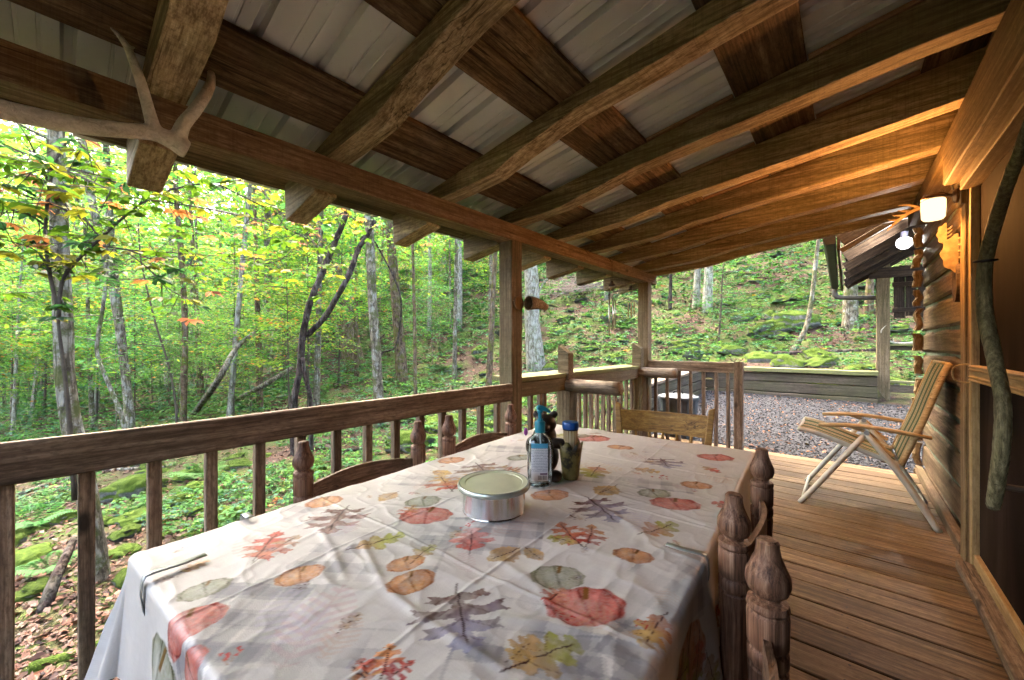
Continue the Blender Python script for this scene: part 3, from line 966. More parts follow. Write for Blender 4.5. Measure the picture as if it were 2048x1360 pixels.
def pumpkin(c, r, kind, seed=0, flip=1):
    f = local(c, r, 1.25)
    if f is None: return
    w, x, y, L = f
    y = y * flip
    pal = {'red': ((.52, .09, .055), (.66, .34, .31), (.27, .035, .03)), 'green': ((.27, .27, .16), (.50, .52, .48), (.11, .11, .055)),
           'orange': ((.50, .19, .06), (.66, .42, .24), (.26, .09, .035))}[kind]
    pal = [np.array(p) for p in pal]
    ang = np.arctan2(y / .72, x)
    rad = np.hypot(x, y / .72)
    edge = .97 + .03 * np.cos(ang * 9) + .04 * (wash(w, x, y, seed) - .5)
    a = 1 - sm(edge - .05, edge, rad)
    wz = wash(w, x, y, seed)
    lob = np.abs(np.sin((np.arcsin(np.clip(x / np.sqrt(np.clip(1 - (y / .76) ** 2, .05, 1)), -1, 1))) * 3.5))
    rib = 1 - sm(.0, .34, lob)
    col = pal[0][None, None] * (1 - wz[..., None] * .5) + pal[1][None, None] * (wz[..., None] * .5)
    pale = np.exp(-((x + .1) ** 2 + (y - .05) ** 2) / .12)
    col = col * (1 - .6 * pale[..., None]) + pal[1] * .95 * (.6 * pale[..., None])
    rim = sm(.70, .98, rad)
    dk = np.clip(.7 * rib + .45 * rim, 0, .85)[..., None]
    col = col * (1 - dk) + pal[2] * dk
    col = col * (.75 + .5 * wash(w, x * 2, y * 2, seed + 3)[..., None])
    gran = .75 + .5 * vnoise(x * 22 + seed + 30, y * 22 + 30)
    blend(w, a * np.clip((.50 + .6 * wz) * gran, 0, .97), col)
    sa = (1 - sm(.05, .09, np.abs(x - .12 - .35 * (y - .35)))) * sm(.2, .28, y) * (1 - sm(.62, .7, y))
    blend(w, sa * .9, np.array([.20, .12, .05]) * (1 + wz[..., None] * .4))
PIN = [(.14, .0), (.17, .02), (.20, .12), (.15, .27), (.24, .24), (.27, .30), (.30, .16), (.31, .05), (.38, .07), (.42, .22), (.36, .42), (.47, .36), (.53, .46), (.54, .28), (.53, .07), (.60, .07), (.64, .18), (.62, .34), (.71, .28), (.76, .36), (.76, .16), (.75, .05), (.82, .07), (.86, .17), (.90, .10), (.94, .12), (.95, .05), (1.0, .0)]
OAK = [(.14, .0), (.20, .06), (.26, .20), (.34, .22), (.37, .15), (.40, .12), (.44, .28), (.52, .37), (.59, .32), (.59, .18), (.62, .12), (.68, .24), (.77, .29), (.82, .22), (.80, .12), (.84, .08), (.90, .16), (.97, .13), (1.0, .0)]
OVAL = [(.12, .0), (.22, .10), (.30, .24), (.36, .22), (.44, .34), (.52, .30), (.60, .36), (.68, .28), (.78, .27), (.86, .16), (.93, .12), (1.0, .0)]
def leaf(b, tip, c1, c2, lobes=3.5, sharp=.65, width=.42, seed=0, al=.95, vein=True):
    f = local(b, tip, 1.15)
    if f is None: return
    w, x, y, L = f
    half = PIN if sharp > .58 else OAK if sharp > .38 else OVAL
    k = width / .46
    wz = wash(w, x, y, seed)
    jx = x + .035 * (vnoise(x * 13 + seed + 40, y * 13 + 40) - .5)
    jy = y + .035 * (vnoise(x * 13 + seed + 80, y * 13 + 20) - .5) + .04 * math.sin(seed * 1.7) * np.sin(x * 3)
    poly = [(px_, py_ * k) for px_, py_ in half] + [(px_, -py_ * k) for px_, py_ in reversed(half[1:-1])]
    ins = np.zeros(x.shape, bool)
    for (x0, y0), (x1, y1) in zip(poly, poly[1:] + poly[:1]):
        cr = ((y0 > jy) != (y1 > jy)) & (jx < (x1 - x0) * (jy - y0) / ((y1 - y0) if abs(y1 - y0) > 1e-9 else 1e-9) + x0)
        ins ^= cr
    a = ins.astype(float)
    m = sm(.25, .85, x + .6 * (wz - .5))[..., None]
    col = np.array(c1) * (1 - m) + np.array(c2) * m
    col = col * (.62 + .75 * wz[..., None])
    gran = .75 + .5 * vnoise(x * 24 + seed + 30, y * 24 + 30)
    blend(w, a * al * np.clip((.48 + .7 * wz) * gran, 0, 1), col)
    if vein:
        ay = np.abs(jy)
        st = (1 - sm(.006, .016, ay)) * sm(-.01, .02, x) * (1 - sm(.85, .95, x))
        vv = (1 - sm(.0, .05, np.abs((((x - .7 * ay) * 4.5) % 1) - .5))) * a * .4
        blend(w, np.maximum(st * .85, vv), INK)
def berries(c, r, seed=0):
    f = local(c, r, 1.4)
    if f is None: return
    w, x, y, L = f
    rg = random.Random(seed)
    for k in range(7):
        bx, by = rg.uniform(-.9, .9), rg.uniform(-.5, .9)
        n = int(20)
        tt = np.clip(((x - 0) * bx + (y + .9) * (by + .9)) / (bx ** 2 + (by + .9) ** 2), 0, 1)
        dd = np.hypot(x - tt * bx, y + .9 - tt * (by + .9))
        blend(w, (1 - sm(.008, .022, dd)) * .45, np.array([.30, .18, .12]))
        d = np.hypot(x - bx, y - by)
        blend(w, (1 - sm(.13, .17, d)) * .92, np.array([.46, .07, .06]) * (1.25 - 2 * np.clip(d, 0, .2))[..., None])
def fern(b, tip, col, seed=0, al=.36):
    f = local(b, tip, 1.1)
    if f is None: return
    w, x, y, L = f
    ay = np.abs(y)
    q = x - .5 * ay
    tri = np.abs(((q * 9) % 1) * 2 - 1)
    env = .30 * np.sin(np.clip(x, 0, 1) * math.pi) ** .7
    a = (ay < env) * (x > .03) * (x < 1)
    a = np.maximum(a * sm(.40, .62, tri), (ay < .012) * (x > 0) * (x < 1))
    wz = wash(w, x, y, seed)
    blend(w, a * al * (.4 + .8 * wz), np.array(col))

# grey gingham patches lying diagonally under the print
def gingham(c, hw, hh, ang):
    ca, sa = math.cos(ang), math.sin(ang)
    x = (S - c[0]) * ca + (Tt - c[1]) * sa
    y = -(S - c[0]) * sa + (Tt - c[1]) * ca
    m = (np.abs(x) < hw) * (np.abs(y) < hh) * (.35 + .65 * sm(.35, .6, fbm(5, 9)))
    chk = ((x / .038) % 2 < 1) * .30 + ((y / .038) % 2 < 1) * .30
    put(m * chk, np.array([.22, .22, .245]))
for (p, hw, hh, an) in (((500, 1250), .13, .13, .6), ((560, 1330), .15, .08, .6), ((750, 1110), .16, .10, .55), ((950, 1070), .17, .09, .5), ((1300, 1165), .05, .17, -.2), ((1340, 1240), .05, .2, -.2),
                        ((640, 1030), .12, .06, .4), ((1130, 1290), .14, .08, .3), ((1050, 1340), .12, .08, .5), ((360, 1330), .1, .2, .6), ((1230, 960), .25, .05, .3), ((1060, 900), .2, .05, .5), ((850, 960), .12, .06, .5)):
    gingham(on_top(*p), hw, hh, an)
for p, q, c_, sd_ in (((560, 1340), (690, 1170), (.50, .28, .30), 1), ((620, 1290), (560, 1180), (.45, .40, .55), 2), ((640, 1320), (720, 1230), (.56, .34, .22), 3), ((560, 1110), (480, 1075), (.55, .35, .30), 4),
                      ((1340, 1180), (1330, 1230), (.55, .38, .30), 5), ((980, 1070), (1060, 1030), (.55, .38, .32), 6), ((1150, 930), (1250, 940), (.60, .40, .26), 7), ((760, 905), (850, 900), (.55, .40, .38), 8), ((330, 1160), (400, 1110), (.5, .33, .33), 9)):
    fern(on_top(*p), on_top(*q), c_, sd_)
for i, (c_, r_, k_) in enumerate((((1115, 1155), (1172, 1152), 'green'), ((1170, 1212), (1254, 1206), 'red'), ((1266, 1114), (1311, 1122), 'orange'),
        ((410, 1178), (468, 1158), 'green'), ((372, 1248), (462, 1212), 'red'), ((600, 1150), (652, 1136), 'orange'), ((846, 1004), (884, 999), 'green'), ((852, 1031), (908, 1028), 'red'),
        ((812, 1128), (852, 1118), 'orange'), ((822, 1166), (872, 1150), 'orange'), ((1308, 986), (1342, 985), 'green'), ((1350, 1008), (1404, 1010), 'red'), ((1100, 990), (1137, 985), 'orange'),
        ((1392, 970), (1426, 972), 'orange'), ((648, 1004), (688, 998), 'orange'), ((903, 920), (930, 916), 'orange'), ((1185, 877), (1222, 877), 'red'), ((1155, 872), (1180, 871), 'green'),
        ((1240, 895), (1268, 898), 'orange'), ((1430, 915), (1470, 918), 'red'), ((1040, 915), (1066, 912), 'green'), ((760, 940), (792, 935), 'orange'), ((340, 1330), (420, 1300), 'red'))):
    pumpkin(on_top(*c_), on_top(*r_), k_, i)
BR, BL, RD, GN, YE, TN = (.20, .115, .095), (.30, .29, .40), (.50, .12, .09), (.33, .34, .09), (.50, .33, .12), (.46, .30, .15)
for i, (b_, t_, c1, c2, lo, shp, wd) in enumerate((((912, 1168), (935, 1308), BR, BL, 3.6, .72, .52), ((700, 1010), (655, 1070), BR, (.33, .22, .2), 3.6, .72, .5), ((1170, 992), (1236, 1048), BR, BL, 3.6, .72, .5),
        ((950, 925), (975, 958), BR, TN, 3.4, .72, .6), ((1320, 915), (1340, 938), BR, BL, 3.4, .7, .6), ((938, 1113), (942, 1058), RD, (.60, .28, .26), 3.0, .55, .55),
        ((1000, 1350), (1160, 1285), TN, GN, 2.8, .42, .46), ((1010, 1330), (1075, 1275), YE, TN, 2.8, .42, .5), ((690, 1103), (810, 1068), TN, GN, 2.8, .45, .34), ((1275, 1072), (1350, 1046), (.52, .22, .10), GN, 2.8, .45, .4),
        ((1048, 1092), (975, 1122), TN, YE, 2.2, .3, .44), ((1046, 1092), (1086, 1122), YE, TN, 2.2, .3, .4), ((800, 982), (760, 1002), TN, YE, 2.2, .3, .5), ((1235, 970), (1195, 990), TN, YE, 2.2, .3, .5),
        ((1170, 1100), (1120, 1045), RD, (.55, .2, .1), 3.2, .6, .36), ((1172, 1098), (1185, 1050), RD, (.5, .25, .12), 3.2, .6, .36), ((1168, 1095), (1095, 1075), TN, GN, 3, .55, .34),
        ((500, 1130), (600, 1068), RD, TN, 3.2, .6, .34), ((505, 1125), (560, 1062), (.55, .22, .15), RD, 3.2, .6, .36), ((760, 1362), (780, 1285), RD, (.58, .25, .10), 3.4, .62, .4), ((760, 1365), (830, 1320), (.48, .10, .12), RD, 3.4, .62, .42), ((750, 1365), (720, 1315), (.55, .28, .1), RD, 3.4, .62, .42),
        ((905, 985), (880, 950), RD, (.45, .3, .12), 3.2, .6, .45), ((900, 985), (925, 955), RD, TN, 3.2, .6, .4), ((1260, 935), (1320, 945), TN, YE, 2.6, .4, .4), ((1090, 880), (1130, 868), TN, GN, 2.6, .4, .4), ((1200, 930), (1180, 955), (.5, .2, .1), GN, 2.8, .45, .5),
        ((1335, 1225), (1290, 1300), (.55, .2, .1), YE, 3, .5, .4), ((820, 1130), (870, 1090), TN, GN, 2.4, .4, .4), ((1090, 1215), (1130, 1175), RD, (.6, .3, .2), 3.2, .6, .4), ((800, 1035), (830, 1010), RD, TN, 3, .6, .4), ((1010, 935), (1040, 945), RD, TN, 3, .6, .5),
        ((350, 1150), (420, 1120), TN, (.6, .4, .25), 2.4, .4, .4), ((1400, 930), (1440, 945), TN, RD, 2.8, .5, .4), ((860, 940), (905, 948), TN, YE, 2.4, .35, .4))):
    leaf(on_top(*b_), on_top(*t_), c1, c2, lo, shp, wd, i)
gl = random.Random(77)
for i in range(70):                       # little filler sprigs between the big motifs
    p = np.array([gl.uniform(-.5, .5), gl.uniform(-.9, .9)]); a_ = gl.uniform(0, 6.28)
    if gl.random() < .5: fern(p, p + gl.uniform(.06, .13) * np.array([math.cos(a_), math.sin(a_)]), gl.choice(((.50, .28, .30), (.45, .40, .55), (.56, .34, .22))), i, .35)
    else: leaf(p, p + gl.uniform(.03, .06) * np.array([math.cos(a_), math.sin(a_)]), gl.choice((RD, TN, BR)), gl.choice((TN, YE, BL)), 2.6, .5, .4, i, .5)
for i, (c_, r_) in enumerate((((455, 1315), (490, 1302)), ((1285, 1250), (1302, 1255)), ((935, 1052), (952, 1050)), ((1130, 1235), (1150, 1237)), ((1150, 905), (1165, 906)), ((1320, 955), (1338, 956)))):
    berries(on_top(*c_), on_top(*r_), i)
# print on the hanging sides: a few big shapes repeated beyond the edge
for i, (p, q, k_) in enumerate((((TW / 2 + .13, -.35), (TW / 2 + .13, -.24), 'orange'), ((TW / 2 + .12, .1), (TW / 2 + .12, .2), 'red'), ((-TW / 2 - .12, -.7), (-TW / 2 - .12, -.6), 'red'), ((-.2, -TL / 2 - .12), (-.1, -TL / 2 - .12), 'green'))):
    pumpkin(np.array(p), np.array(q), k_, 40 + i)
for i in range(16):
    p = np.array([TW / 2 + rnd.uniform(.04, .2), rnd.uniform(-.8, .8)]); a_ = rnd.uniform(0, 6.28)
    leaf(p, p + .11 * np.array([math.cos(a_), math.sin(a_)]), rnd.choice((RD, TN, BR)), rnd.choice((GN, YE, RD)), 3, .5, .42, 60 + i)

# 3-D drape
HW, HL = TW / 2, TL / 2
sx0 = np.clip(S, -HW, HW); ty0 = np.clip(Tt, -HL, HL)
a_ = np.abs(S - sx0); b_ = np.abs(Tt - ty0)
rr_ = np.hypot(a_, b_)
dirx = np.where(rr_ > 0, np.sign(S) * a_ / np.maximum(rr_, 1e-9), 0)
diry = np.where(rr_ > 0, np.sign(Tt) * b_ / np.maximum(rr_, 1e-9), 0)
RB = .014
ang_ = np.clip(rr_ / RB, 0, math.pi / 2)
out = RB * np.sin(ang_)
drop = RB * (1 - np.cos(ang_))
ext = np.clip(rr_ - RB * math.pi / 2, 0, None)
along = np.where(a_ > b_, Tt, S)
fold = np.sin(along * 17 + 2 * np.sin(along * 5)) * .5 + np.sin(along * 31 + 1.3) * .25
corner = np.clip(np.minimum(a_, b_) / .12, 0, 1)
flare = .07 + .14 * corner + np.where((S < 0) & (a_ > b_), .12, 0.0)
out = out + ext * flare + fold * ext * .10 * (1 - corner)
drop = drop + ext * np.sqrt(np.clip(1 - flare ** 2, .2, 1))
X3 = sx0 + dirx * out
Y3 = ty0 + diry * out
Z3 = TH + .0025 - drop
# creases and soft ridges in the plastic cloth
topm = np.exp(-rr_ / .05)
wr = .006 * (fbm(5, 3) - .5) + .0030 * (1 - np.abs(2 * vn(5, 21) - 1)) ** 6 + .0018 * (1 - np.abs(2 * vn(11, 24) - 1)) ** 6 + .0010 * (1 - np.abs(2 * vn(23, 27) - 1)) ** 5
def seg_d(p, q):
    d = q - p
    t = np.clip(((S - p[0]) * d[0] + (Tt - p[1]) * d[1]) / (d @ d), 0, 1)
    return np.hypot(S - p[0] - t * d[0], Tt - p[1] - t * d[1]), t
for pl, hgt, wdt in ((((722, 1082), (768, 1178), (850, 1240), (960, 1310), (1010, 1345)), .0085, .007), (((640, 1060), (665, 1100), (690, 1160)), .006, .007), (((870, 1045), (960, 1090), (1080, 1180), (1120, 1245)), .0055, .009),
                     (((1000, 1235), (1090, 1245), (1200, 1275), (1330, 1290)), .006, .008), (((1140, 980), (1230, 1030), (1300, 1080), (1380, 1120)), .004, .008), (((1250, 1040), (1280, 1075), (1200, 1190)), .003, .009),
                     (((420, 1190), (520, 1120), (640, 1060), (760, 1010), (800, 1012)), .0045, .006), (((560, 1130), (470, 1210), (440, 1250)), .004, .008), (((1210, 985), (1330, 1020), (1440, 1060)), .004, .006), (((900, 950), (980, 900)), .003, .006),
                     (((540, 1290), (700, 1230), (760, 1180)), .003, .01), (((450, 1300), (620, 1230)), .004, .007), (((1290, 1000), (1400, 950)), .003, .006), (((1290, 1330), (1310, 1210), (1390, 1110)), .004, .01)):
    pts_ = [on_top(*p) for p in pl]
    for p, q in zip(pts_[:-1], pts_[1:]):
        d, t = seg_d(p, q)
        taper = .35 + .65 * np.sin(np.clip(t, .02, .98) * math.pi) ** .5 * (.6 + .8 * vn(16, 31))
        wr = wr + hgt * .42 * taper * np.exp(-(d / (wdt * 1.3)) ** 2)
for cs in (-.17, .18):
    wr = wr + .0020 * np.exp(-((S - cs + .004 * np.sin(Tt * 9)) / .004) ** 2)
for ct in (-.5, 0.0, .46):
    wr = wr + .0020 * np.exp(-((Tt - ct + .004 * np.sin(S * 11)) / .004) ** 2)
Z3 = Z3 + wr * topm
X3 = X3 + dirx * .012 * (fbm(9, 5) - .5) * (1 - topm)
ns, nt = S.shape
I = np.arange(ns * nt).reshape(ns, nt)
Q = np.stack([I[:-1, :-1].ravel(), I[1:, :-1].ravel(), I[1:, 1:].ravel(), I[:-1, 1:].ravel()], 1)
cl = link("tablecloth", fastmesh("tablecloth", np.stack([X3.ravel(), Y3.ravel(), Z3.ravel()], 1), Q, np.clip((lambda q: q * .80 + .20 * q.mean(-1, keepdims=True))(base_c + (img - base_c) * 1.22), .012, 1).reshape(-1, 3)), M['cloth'], smooth=True)
cl.location = TB; cl.rotation_euler = (0, 0, TROT)
tag(cl, "white plastic tablecloth printed with pumpkins and autumn leaves", "tablecloth")

def tw(px, py, z=.762):
    p = on_top(px, py, z)
    return Vector((TB.x + p[0] * CT - p[1] * ST, TB.y + p[0] * ST + p[1] * CT, z))
TOPZ = .7635
# steel cloth clips
M['steel'] = plain("clip_steel", (.33, .36, .36), .42, .6, nscale=20)
def clip(p, q, lab, L=.1):
    th = empty("cloth_clip", p, lab, "clip", "steel clips on the tablecloth")
    d = (q - p); d.z = 0; d.normalize()
    e = Vector((-d.y, d.x, 0))
    V, F = [], []
    prof = [(0, -.075), (-.006, -.03), (-.004, .0), (.0, .0085), (.012, .010), (L * .6, .0075), (L, .0085)]
    for x, z in prof:
        for s_ in (-.009, .009):
            V.append(d * x + e * s_ + Vector((0, 0, z)))
    for i in range(len(prof) - 1):
        F.append((i * 2, i * 2 + 1, i * 2 + 3, i * 2 + 2))
    o = pyd("clip_spring", V, F, M['steel'], th, True)
    sl = o.modifiers.new("gauge", 'SOLIDIFY'); sl.thickness = .0015
    return th
def world_top(s, t, z=TOPZ): return Vector((TB.x + s * CT - t * ST, TB.y + s * ST + t * CT, z))
clip(world_top(-.36, -TL / 2 - .013), world_top(-.36, 0), "steel clip on the near short edge of the tablecloth", .1)
clip(world_top(-TW / 2 - .013, -.70), world_top(0, -.70), "small steel clip on the table edge facing the railing", .045)
clip(world_top(TW / 2 + .013, -.17), world_top(0, -.17), "steel clip on the table edge by the turned chair posts", .085)

# round tin
tp = tw(988, 1018, TOPZ)
tn = empty("cake_tin", tp, "round silver cake tin with cream lid on the table", "tin")
M['chrome'] = plain("tin_metal", (.66, .66, .68), .16, .95, nscale=14, namt=.08)
M['cream'] = plain("lid_cream", (.55, .56, .40), .3, 0, .5, nscale=9, namt=.12)
lathe("body", [(.001, 0), (.088, 0), (.091, .003), (.0895, .007), (.0905, .06), (.0905, .066), (.001, .066)], M['chrome'], tn, 48)
M['lidrim'] = plain("lid_rim", (.50, .53, .47), .25, .45, nscale=12)
lid = lathe("lid", [(.001, .0665), (.101, .0665), (.1035, .070), (.1035, .077), (.1005, .080), (.096, .079), (.084, .0795), (.082, .0775), (.078, .0778), (.04, .0785), (.001, .079)], M['cream'], tn, 56)
lathe("rim_band", [(.1038, .0672), (.1052, .0695), (.1052, .0765), (.1025, .0808), (.0975, .0802), (.0975, .0798), (.1022, .0802), (.1042, .0764)], M['lidrim'], lid, 56)

# hand sanitizer bottle
bp = tw(1080, 970, TOPZ)
view = math.atan2(bp.y, bp.x) - math.pi / 2
bt = empty("sanitizer_bottle", bp, "clear pump bottle of hand sanitizer with teal pump", "bottle", rz=view + .12)
def _clear():
    t = NT("clear_plastic")
    tr = t.n("ShaderNodeBsdfTransparent"); tr.inputs[0].default_value = (.90, .95, .96, 1)
    gl = t.n("ShaderNodeBsdfGlossy"); gl.inputs['Roughness'].default_value = .08; gl.inputs[0].default_value = (.9, .95, .96, 1)
    fr = t.n("ShaderNodeFresnel"); fr.inputs['IOR'].default_value = 1.5
    m = t.n("ShaderNodeMixShader")
    t.l(t.math('ADD', t.math('MULTIPLY', fr.outputs[0], 1.4), .04), m.inputs[0])
    t.l(tr.outputs[0], m.inputs[1]); t.l(gl.outputs[0], m.inputs[2])
    return t.done(m)
M['clear'] = _clear()
M['teal'] = plain("pump_teal", (.015, .26, .36), .35, 0, .5)
def oval(name, prof, mat, parent, n=32, sy=.6):
    V, F = [], []
    for r, z in prof:
        for k in range(n):
            a = 2 * math.pi * k / n
            cx, sx = math.cos(a), math.sin(a)
            V.append((r * math.copysign(abs(cx) ** .75, cx), r * sy * math.copysign(abs(sx) ** .75, sx) if r > .016 else r * sx, z))
    m = len(prof)
    for i in range(m - 1):
        for k in range(n):
            a, b = i * n + k, i * n + (k + 1) % n
            F.append((a, b, b + n, a + n))
    F.append(tuple(reversed(range(n)))); F.append(tuple(range((m - 1) * n, m * n)))
    return pyd(name, V, F, mat, parent, True)
oval("bottle_body", [(.030, 0), (.038, .003), (.041, .012), (.043, .05), (.044, .10), (.043, .14), (.038, .158), (.026, .170), (.0155, .176), (.0155, .182)], M['clear'], bt)
pump = lathe("pump_collar", [(.001, .180), (.0175, .180), (.0178, .212), (.0165, .216), (.009, .2175), (.0085, .225), (.006, .226), (.006, .246), (.001, .246)], M['teal'], bt, 24)
boxp = tubes("pump_nozzle", [([(0, 0, .244), (0, 0, .256)], [.0085, .0105]), ([(-.006, 0, .262), (.012, 0, .260), (.028, 0, .2515), (.034, 0, .246)], [.0105, .0085, .006, .005]), ([(-.011, 0, .2665), (-.003, 0, .262)], [.005, .011])], M['teal'], pump, 10, sub=2)
tubes("dip_tube", [([(0, 0, .19), (.003, 0, .1), (.006, 0, .012)], .003)], plain("tube_clear", (.75, .8, .82), .3), pump, 6)
def _label():
    t = NT("label_print")
    co = t.coord('Generated')
    sp_ = t.n("ShaderNodeSeparateXYZ"); t.l(co, sp_.inputs[0])
    x, z = sp_.outputs[0], sp_.outputs[2]
    lines = t.n("ShaderNodeTexWave", bands_direction='Z'); t.val(lines, Scale=7.5, Distortion=0.0)
    t.l(co, lines.inputs['Vector'])
    brk = t.noise(t.mapping(co, (38, 1, 27)), 1.0, 1.0, .5)
    ink = t.math('MULTIPLY', t.ramp(lines.outputs['Fac'], [(.5, 0), (.62, 1)]), t.ramp(brk, [(.40, 0), (.47, 1)]))
    txt = t.math('MULTIPLY', ink, t.math('GREATER_THAN', z, .24))
    c = t.mix(t.math('MULTIPLY', txt, .75), (.78, .80, .83), (.16, .19, .25))
    c = t.mix(t.math('GREATER_THAN', z, .87), c, (.10, .42, .66))
    bars = t.noise(t.mapping(co, (60, .01, .01)), 1.0, 0.0, .5)
    inbar = t.math('MULTIPLY', t.math('MULTIPLY', t.math('GREATER_THAN', x, .38), t.math('LESS_THAN', x, .92)), t.math('MULTIPLY', t.math('GREATER_THAN', z, .035), t.math('LESS_THAN', z, .15)))
    c = t.mix(t.math('MULTIPLY', inbar, t.ramp(bars, [(.48, 0), (.52, 1)])), c, (.03, .03, .05))
    dk = t.math('MULTIPLY', t.math('MULTIPLY', t.math('GREATER_THAN', x, .52), t.math('LESS_THAN', x, .95)), t.math('MULTIPLY', t.math('GREATER_THAN', z, .165), t.math('LESS_THAN', z, .215)))
    c = t.mix(t.math('MULTIPLY', dk, .85), c, (.14, .06, .15))
    return t.done(t.bsdf(c, .4, spec=.4))
M['label'] = _label()
V, F = [], []
for i in range(11):
    x = -.032 + .056 * i / 10
    yb = -.0255 * (1 - abs(x / .0445) ** 2.6) ** (1 / 2.6) - .0012
    for zz in (.022, .147): V.append((x, yb, zz))
for i in range(10): F.append((i * 2, i * 2 + 2, i * 2 + 3, i * 2 + 1))
pyd("label_sticker", V, F, M['label'], bt)

# bear figurine with a log pot and a toothpick jar
fp = tw(1108, 955, TOPZ)
fv = math.atan2(fp.y, fp.x) - math.pi / 2
bear = empty("bear_figurine", fp, "black bear figurine hugging a bark-covered log pot behind the bottle", "figurine", rz=fv)
def blob(specs, name, mat, parent, vox=.004):
    bm = bmesh.new()
    for (c, r) in specs:
        m = Matrix.Translation(c) @ Matrix.Diagonal((*r, 1)) if hasattr(r, '__len__') else Matrix.Translation(c) @ Matrix.Diagonal((r, r, r, 1))
        bmesh.ops.create_icosphere(bm, subdivisions=3, radius=1.0, matrix=m)
    me = bpy.data.meshes.new(name); bm.to_mesh(me); bm.free()
    o = link(name, me, mat, parent)
    return voxel(o, vox, 3)
M['bear'] = plain("bear_black", (.030, .021, .017), .45, 0, .5, nscale=45, namt=.6, bump=.5)
blob([((-.03, .03, .06), (.045, .045, .06)), ((-.028, .028, .125), (.036, .036, .04)), ((-.026, .02, .168), (.034, .032, .031)), ((-.026, -.012, .160), (.015, .018, .012)), ((-.052, .025, .197), (.0125, .009, .0125)), ((.0, .025, .198), (.0125, .009, .0125)),
      ((-.055, -.02, .018), (.02, .03, .018)), ((.002, -.03, .016), (.022, .032, .017)), ((-.068, .0, .10), (.016, .022, .03)), ((.012, -.002, .11), (.028, .016, .018)), ((-.05, -.02, .085), (.02, .014, .014))], "body", M['bear'], bear, .0035)
def _pot():
    t = NT("pot_bark")
    nz = t.noise(t.coord('Object'), 28, 4, .6)
    st_ = t.noise(t.mapping(t.coord('Object'), (1, 1, .15)), 120, 3, .6)
    c = t.ramp(nz, [(.42, (.022, .018, .010)), (.5, (.16, .13, .035)), (.7, (.26, .21, .07))])
    c = t.mix(t.math('MULTIPLY', st_, .4), c, (.03, .025, .01))
    return t.done(t.bsdf(c, .5, st_, .6, .004))
M['pot'] = _pot()
V, F = [], []
n = 22
prof = [(.022, .0), (.025, .012), (.027, .04), (.031, .08), (.036, .115), (.031, .112), (.026, .08), (.001, .075)]
for i, (r, z_) in enumerate(prof):
    for k in range(n):
        a = 2 * math.pi * k / n
        jag = (.010 * math.sin(k * 2.1) + .007 * math.sin(k * 4.7)) if i in (4, 5) else 0
        V.append((.048 + r * math.cos(a) * (1 + .04 * math.sin(5 * a)), .0 + r * math.sin(a), z_ + jag))
for i in range(len(prof) - 1):
    for k in range(n):
        a, b = i * n + k, i * n + (k + 1) % n
        F.append((a, b, b + n, a + n))
pyd("log_pot", V, F, M['pot'], bear, True)
M['purple'] = plain("flower_purple", (.36, .06, .34), .5)
blob([((-.082, -.012, .148), (.007, .006, .014))], "flower", M['purple'], bear, .003)
bear.scale = (1.22, 1.22, 1.12)
jr = empty("toothpick_jar", fp + Matrix.Rotation(fv, 3, 'Z') @ Vector((.048 * 1.22, .0, .078 * 1.12)), "toothpick jar with blue cap standing in the log pot", "jar")
def _picks():
    t = NT("toothpicks")
    st_ = t.noise(t.mapping(t.coord('Object'), (1, 1, .02)), 330, 2, .5)
    c = t.ramp(st_, [(.35, (.26, .16, .06)), (.55, (.55, .41, .22)), (.7, (.66, .54, .34))])
    return t.done(t.bsdf(c, .25, st_, .5, .003, spec=.6))
M['picks'] = _picks()
jr.scale = (1.2, 1.2, 1.1)
lathe("jar_body", [(.001, 0), (.019, 0), (.0205, .01), (.0215, .078), (.001, .078)], M['picks'], jr, 24)
M['bluecap'] = plain("cap_blue", (.006, .075, .30), .3, 0, .5)
M['black2'] = plain("cap_band", (.02, .02, .03), .4)
cap = lathe("cap", [(.001, .082), (.0235, .082), (.0245, .086), (.024, .1), (.0225, .1035), (.018, .104), (.001, .103)], M['bluecap'], jr, 28)
lathe("cap_band", [(.001, .0775), (.0228, .0775), (.0228, .0825), (.001, .0825)], M['black2'], cap, 28)
# ================================================================== CHAIRS
def turned_post(name, H, mat, parent, x, y, tilt=0.0):
    pr = [(.001, 0), (.020, 0), (.024, .05), (.026, .35), (.029, H - .26), (.031, H - .215), (.0285, H - .212), (.0285, H - .208), (.0315, H - .204), (.0315, H - .186), (.0285, H - .182), (.0285, H - .178), (.0315, H - .174),
          (.0325, H - .125), (.030, H - .118), (.033, H - .112), (.031, H - .103), (.020, H - .098), (.0205, H - .094), (.030, H - .086), (.0345, H - .072), (.0335, H - .058), (.0265, H - .042), (.020, H - .026), (.0175, H - .012), (.0175, H - .004), (.014, H), (.001, H)]
    o = lathe(name, [(r * .98, z) for r, z in pr], mat, parent, 28, True, (0, 0, 0), .002)
    o.location = (x, y, 0)
    o.rotation_euler = (0, tilt, rnd.uniform(0, 6))
    return o
def _rush():
    t = NT("rush_seat")
    co = t.coord('Object')
    w_ = t.n("ShaderNodeTexWave", bands_direction='X'); t.val(w_, Scale=38.0, Distortion=2.5, Detail=2.0); t.l(co, w_.inputs['Vector'])
    c = t.ramp(w_.outputs['Fac'], [(.2, (.045, .025, .012)), (.7, (.19, .115, .055))])
    return t.done(t.bsdf(c, .8, w_.outputs['Fac'], .8, .008))
M['rush'] = _rush()
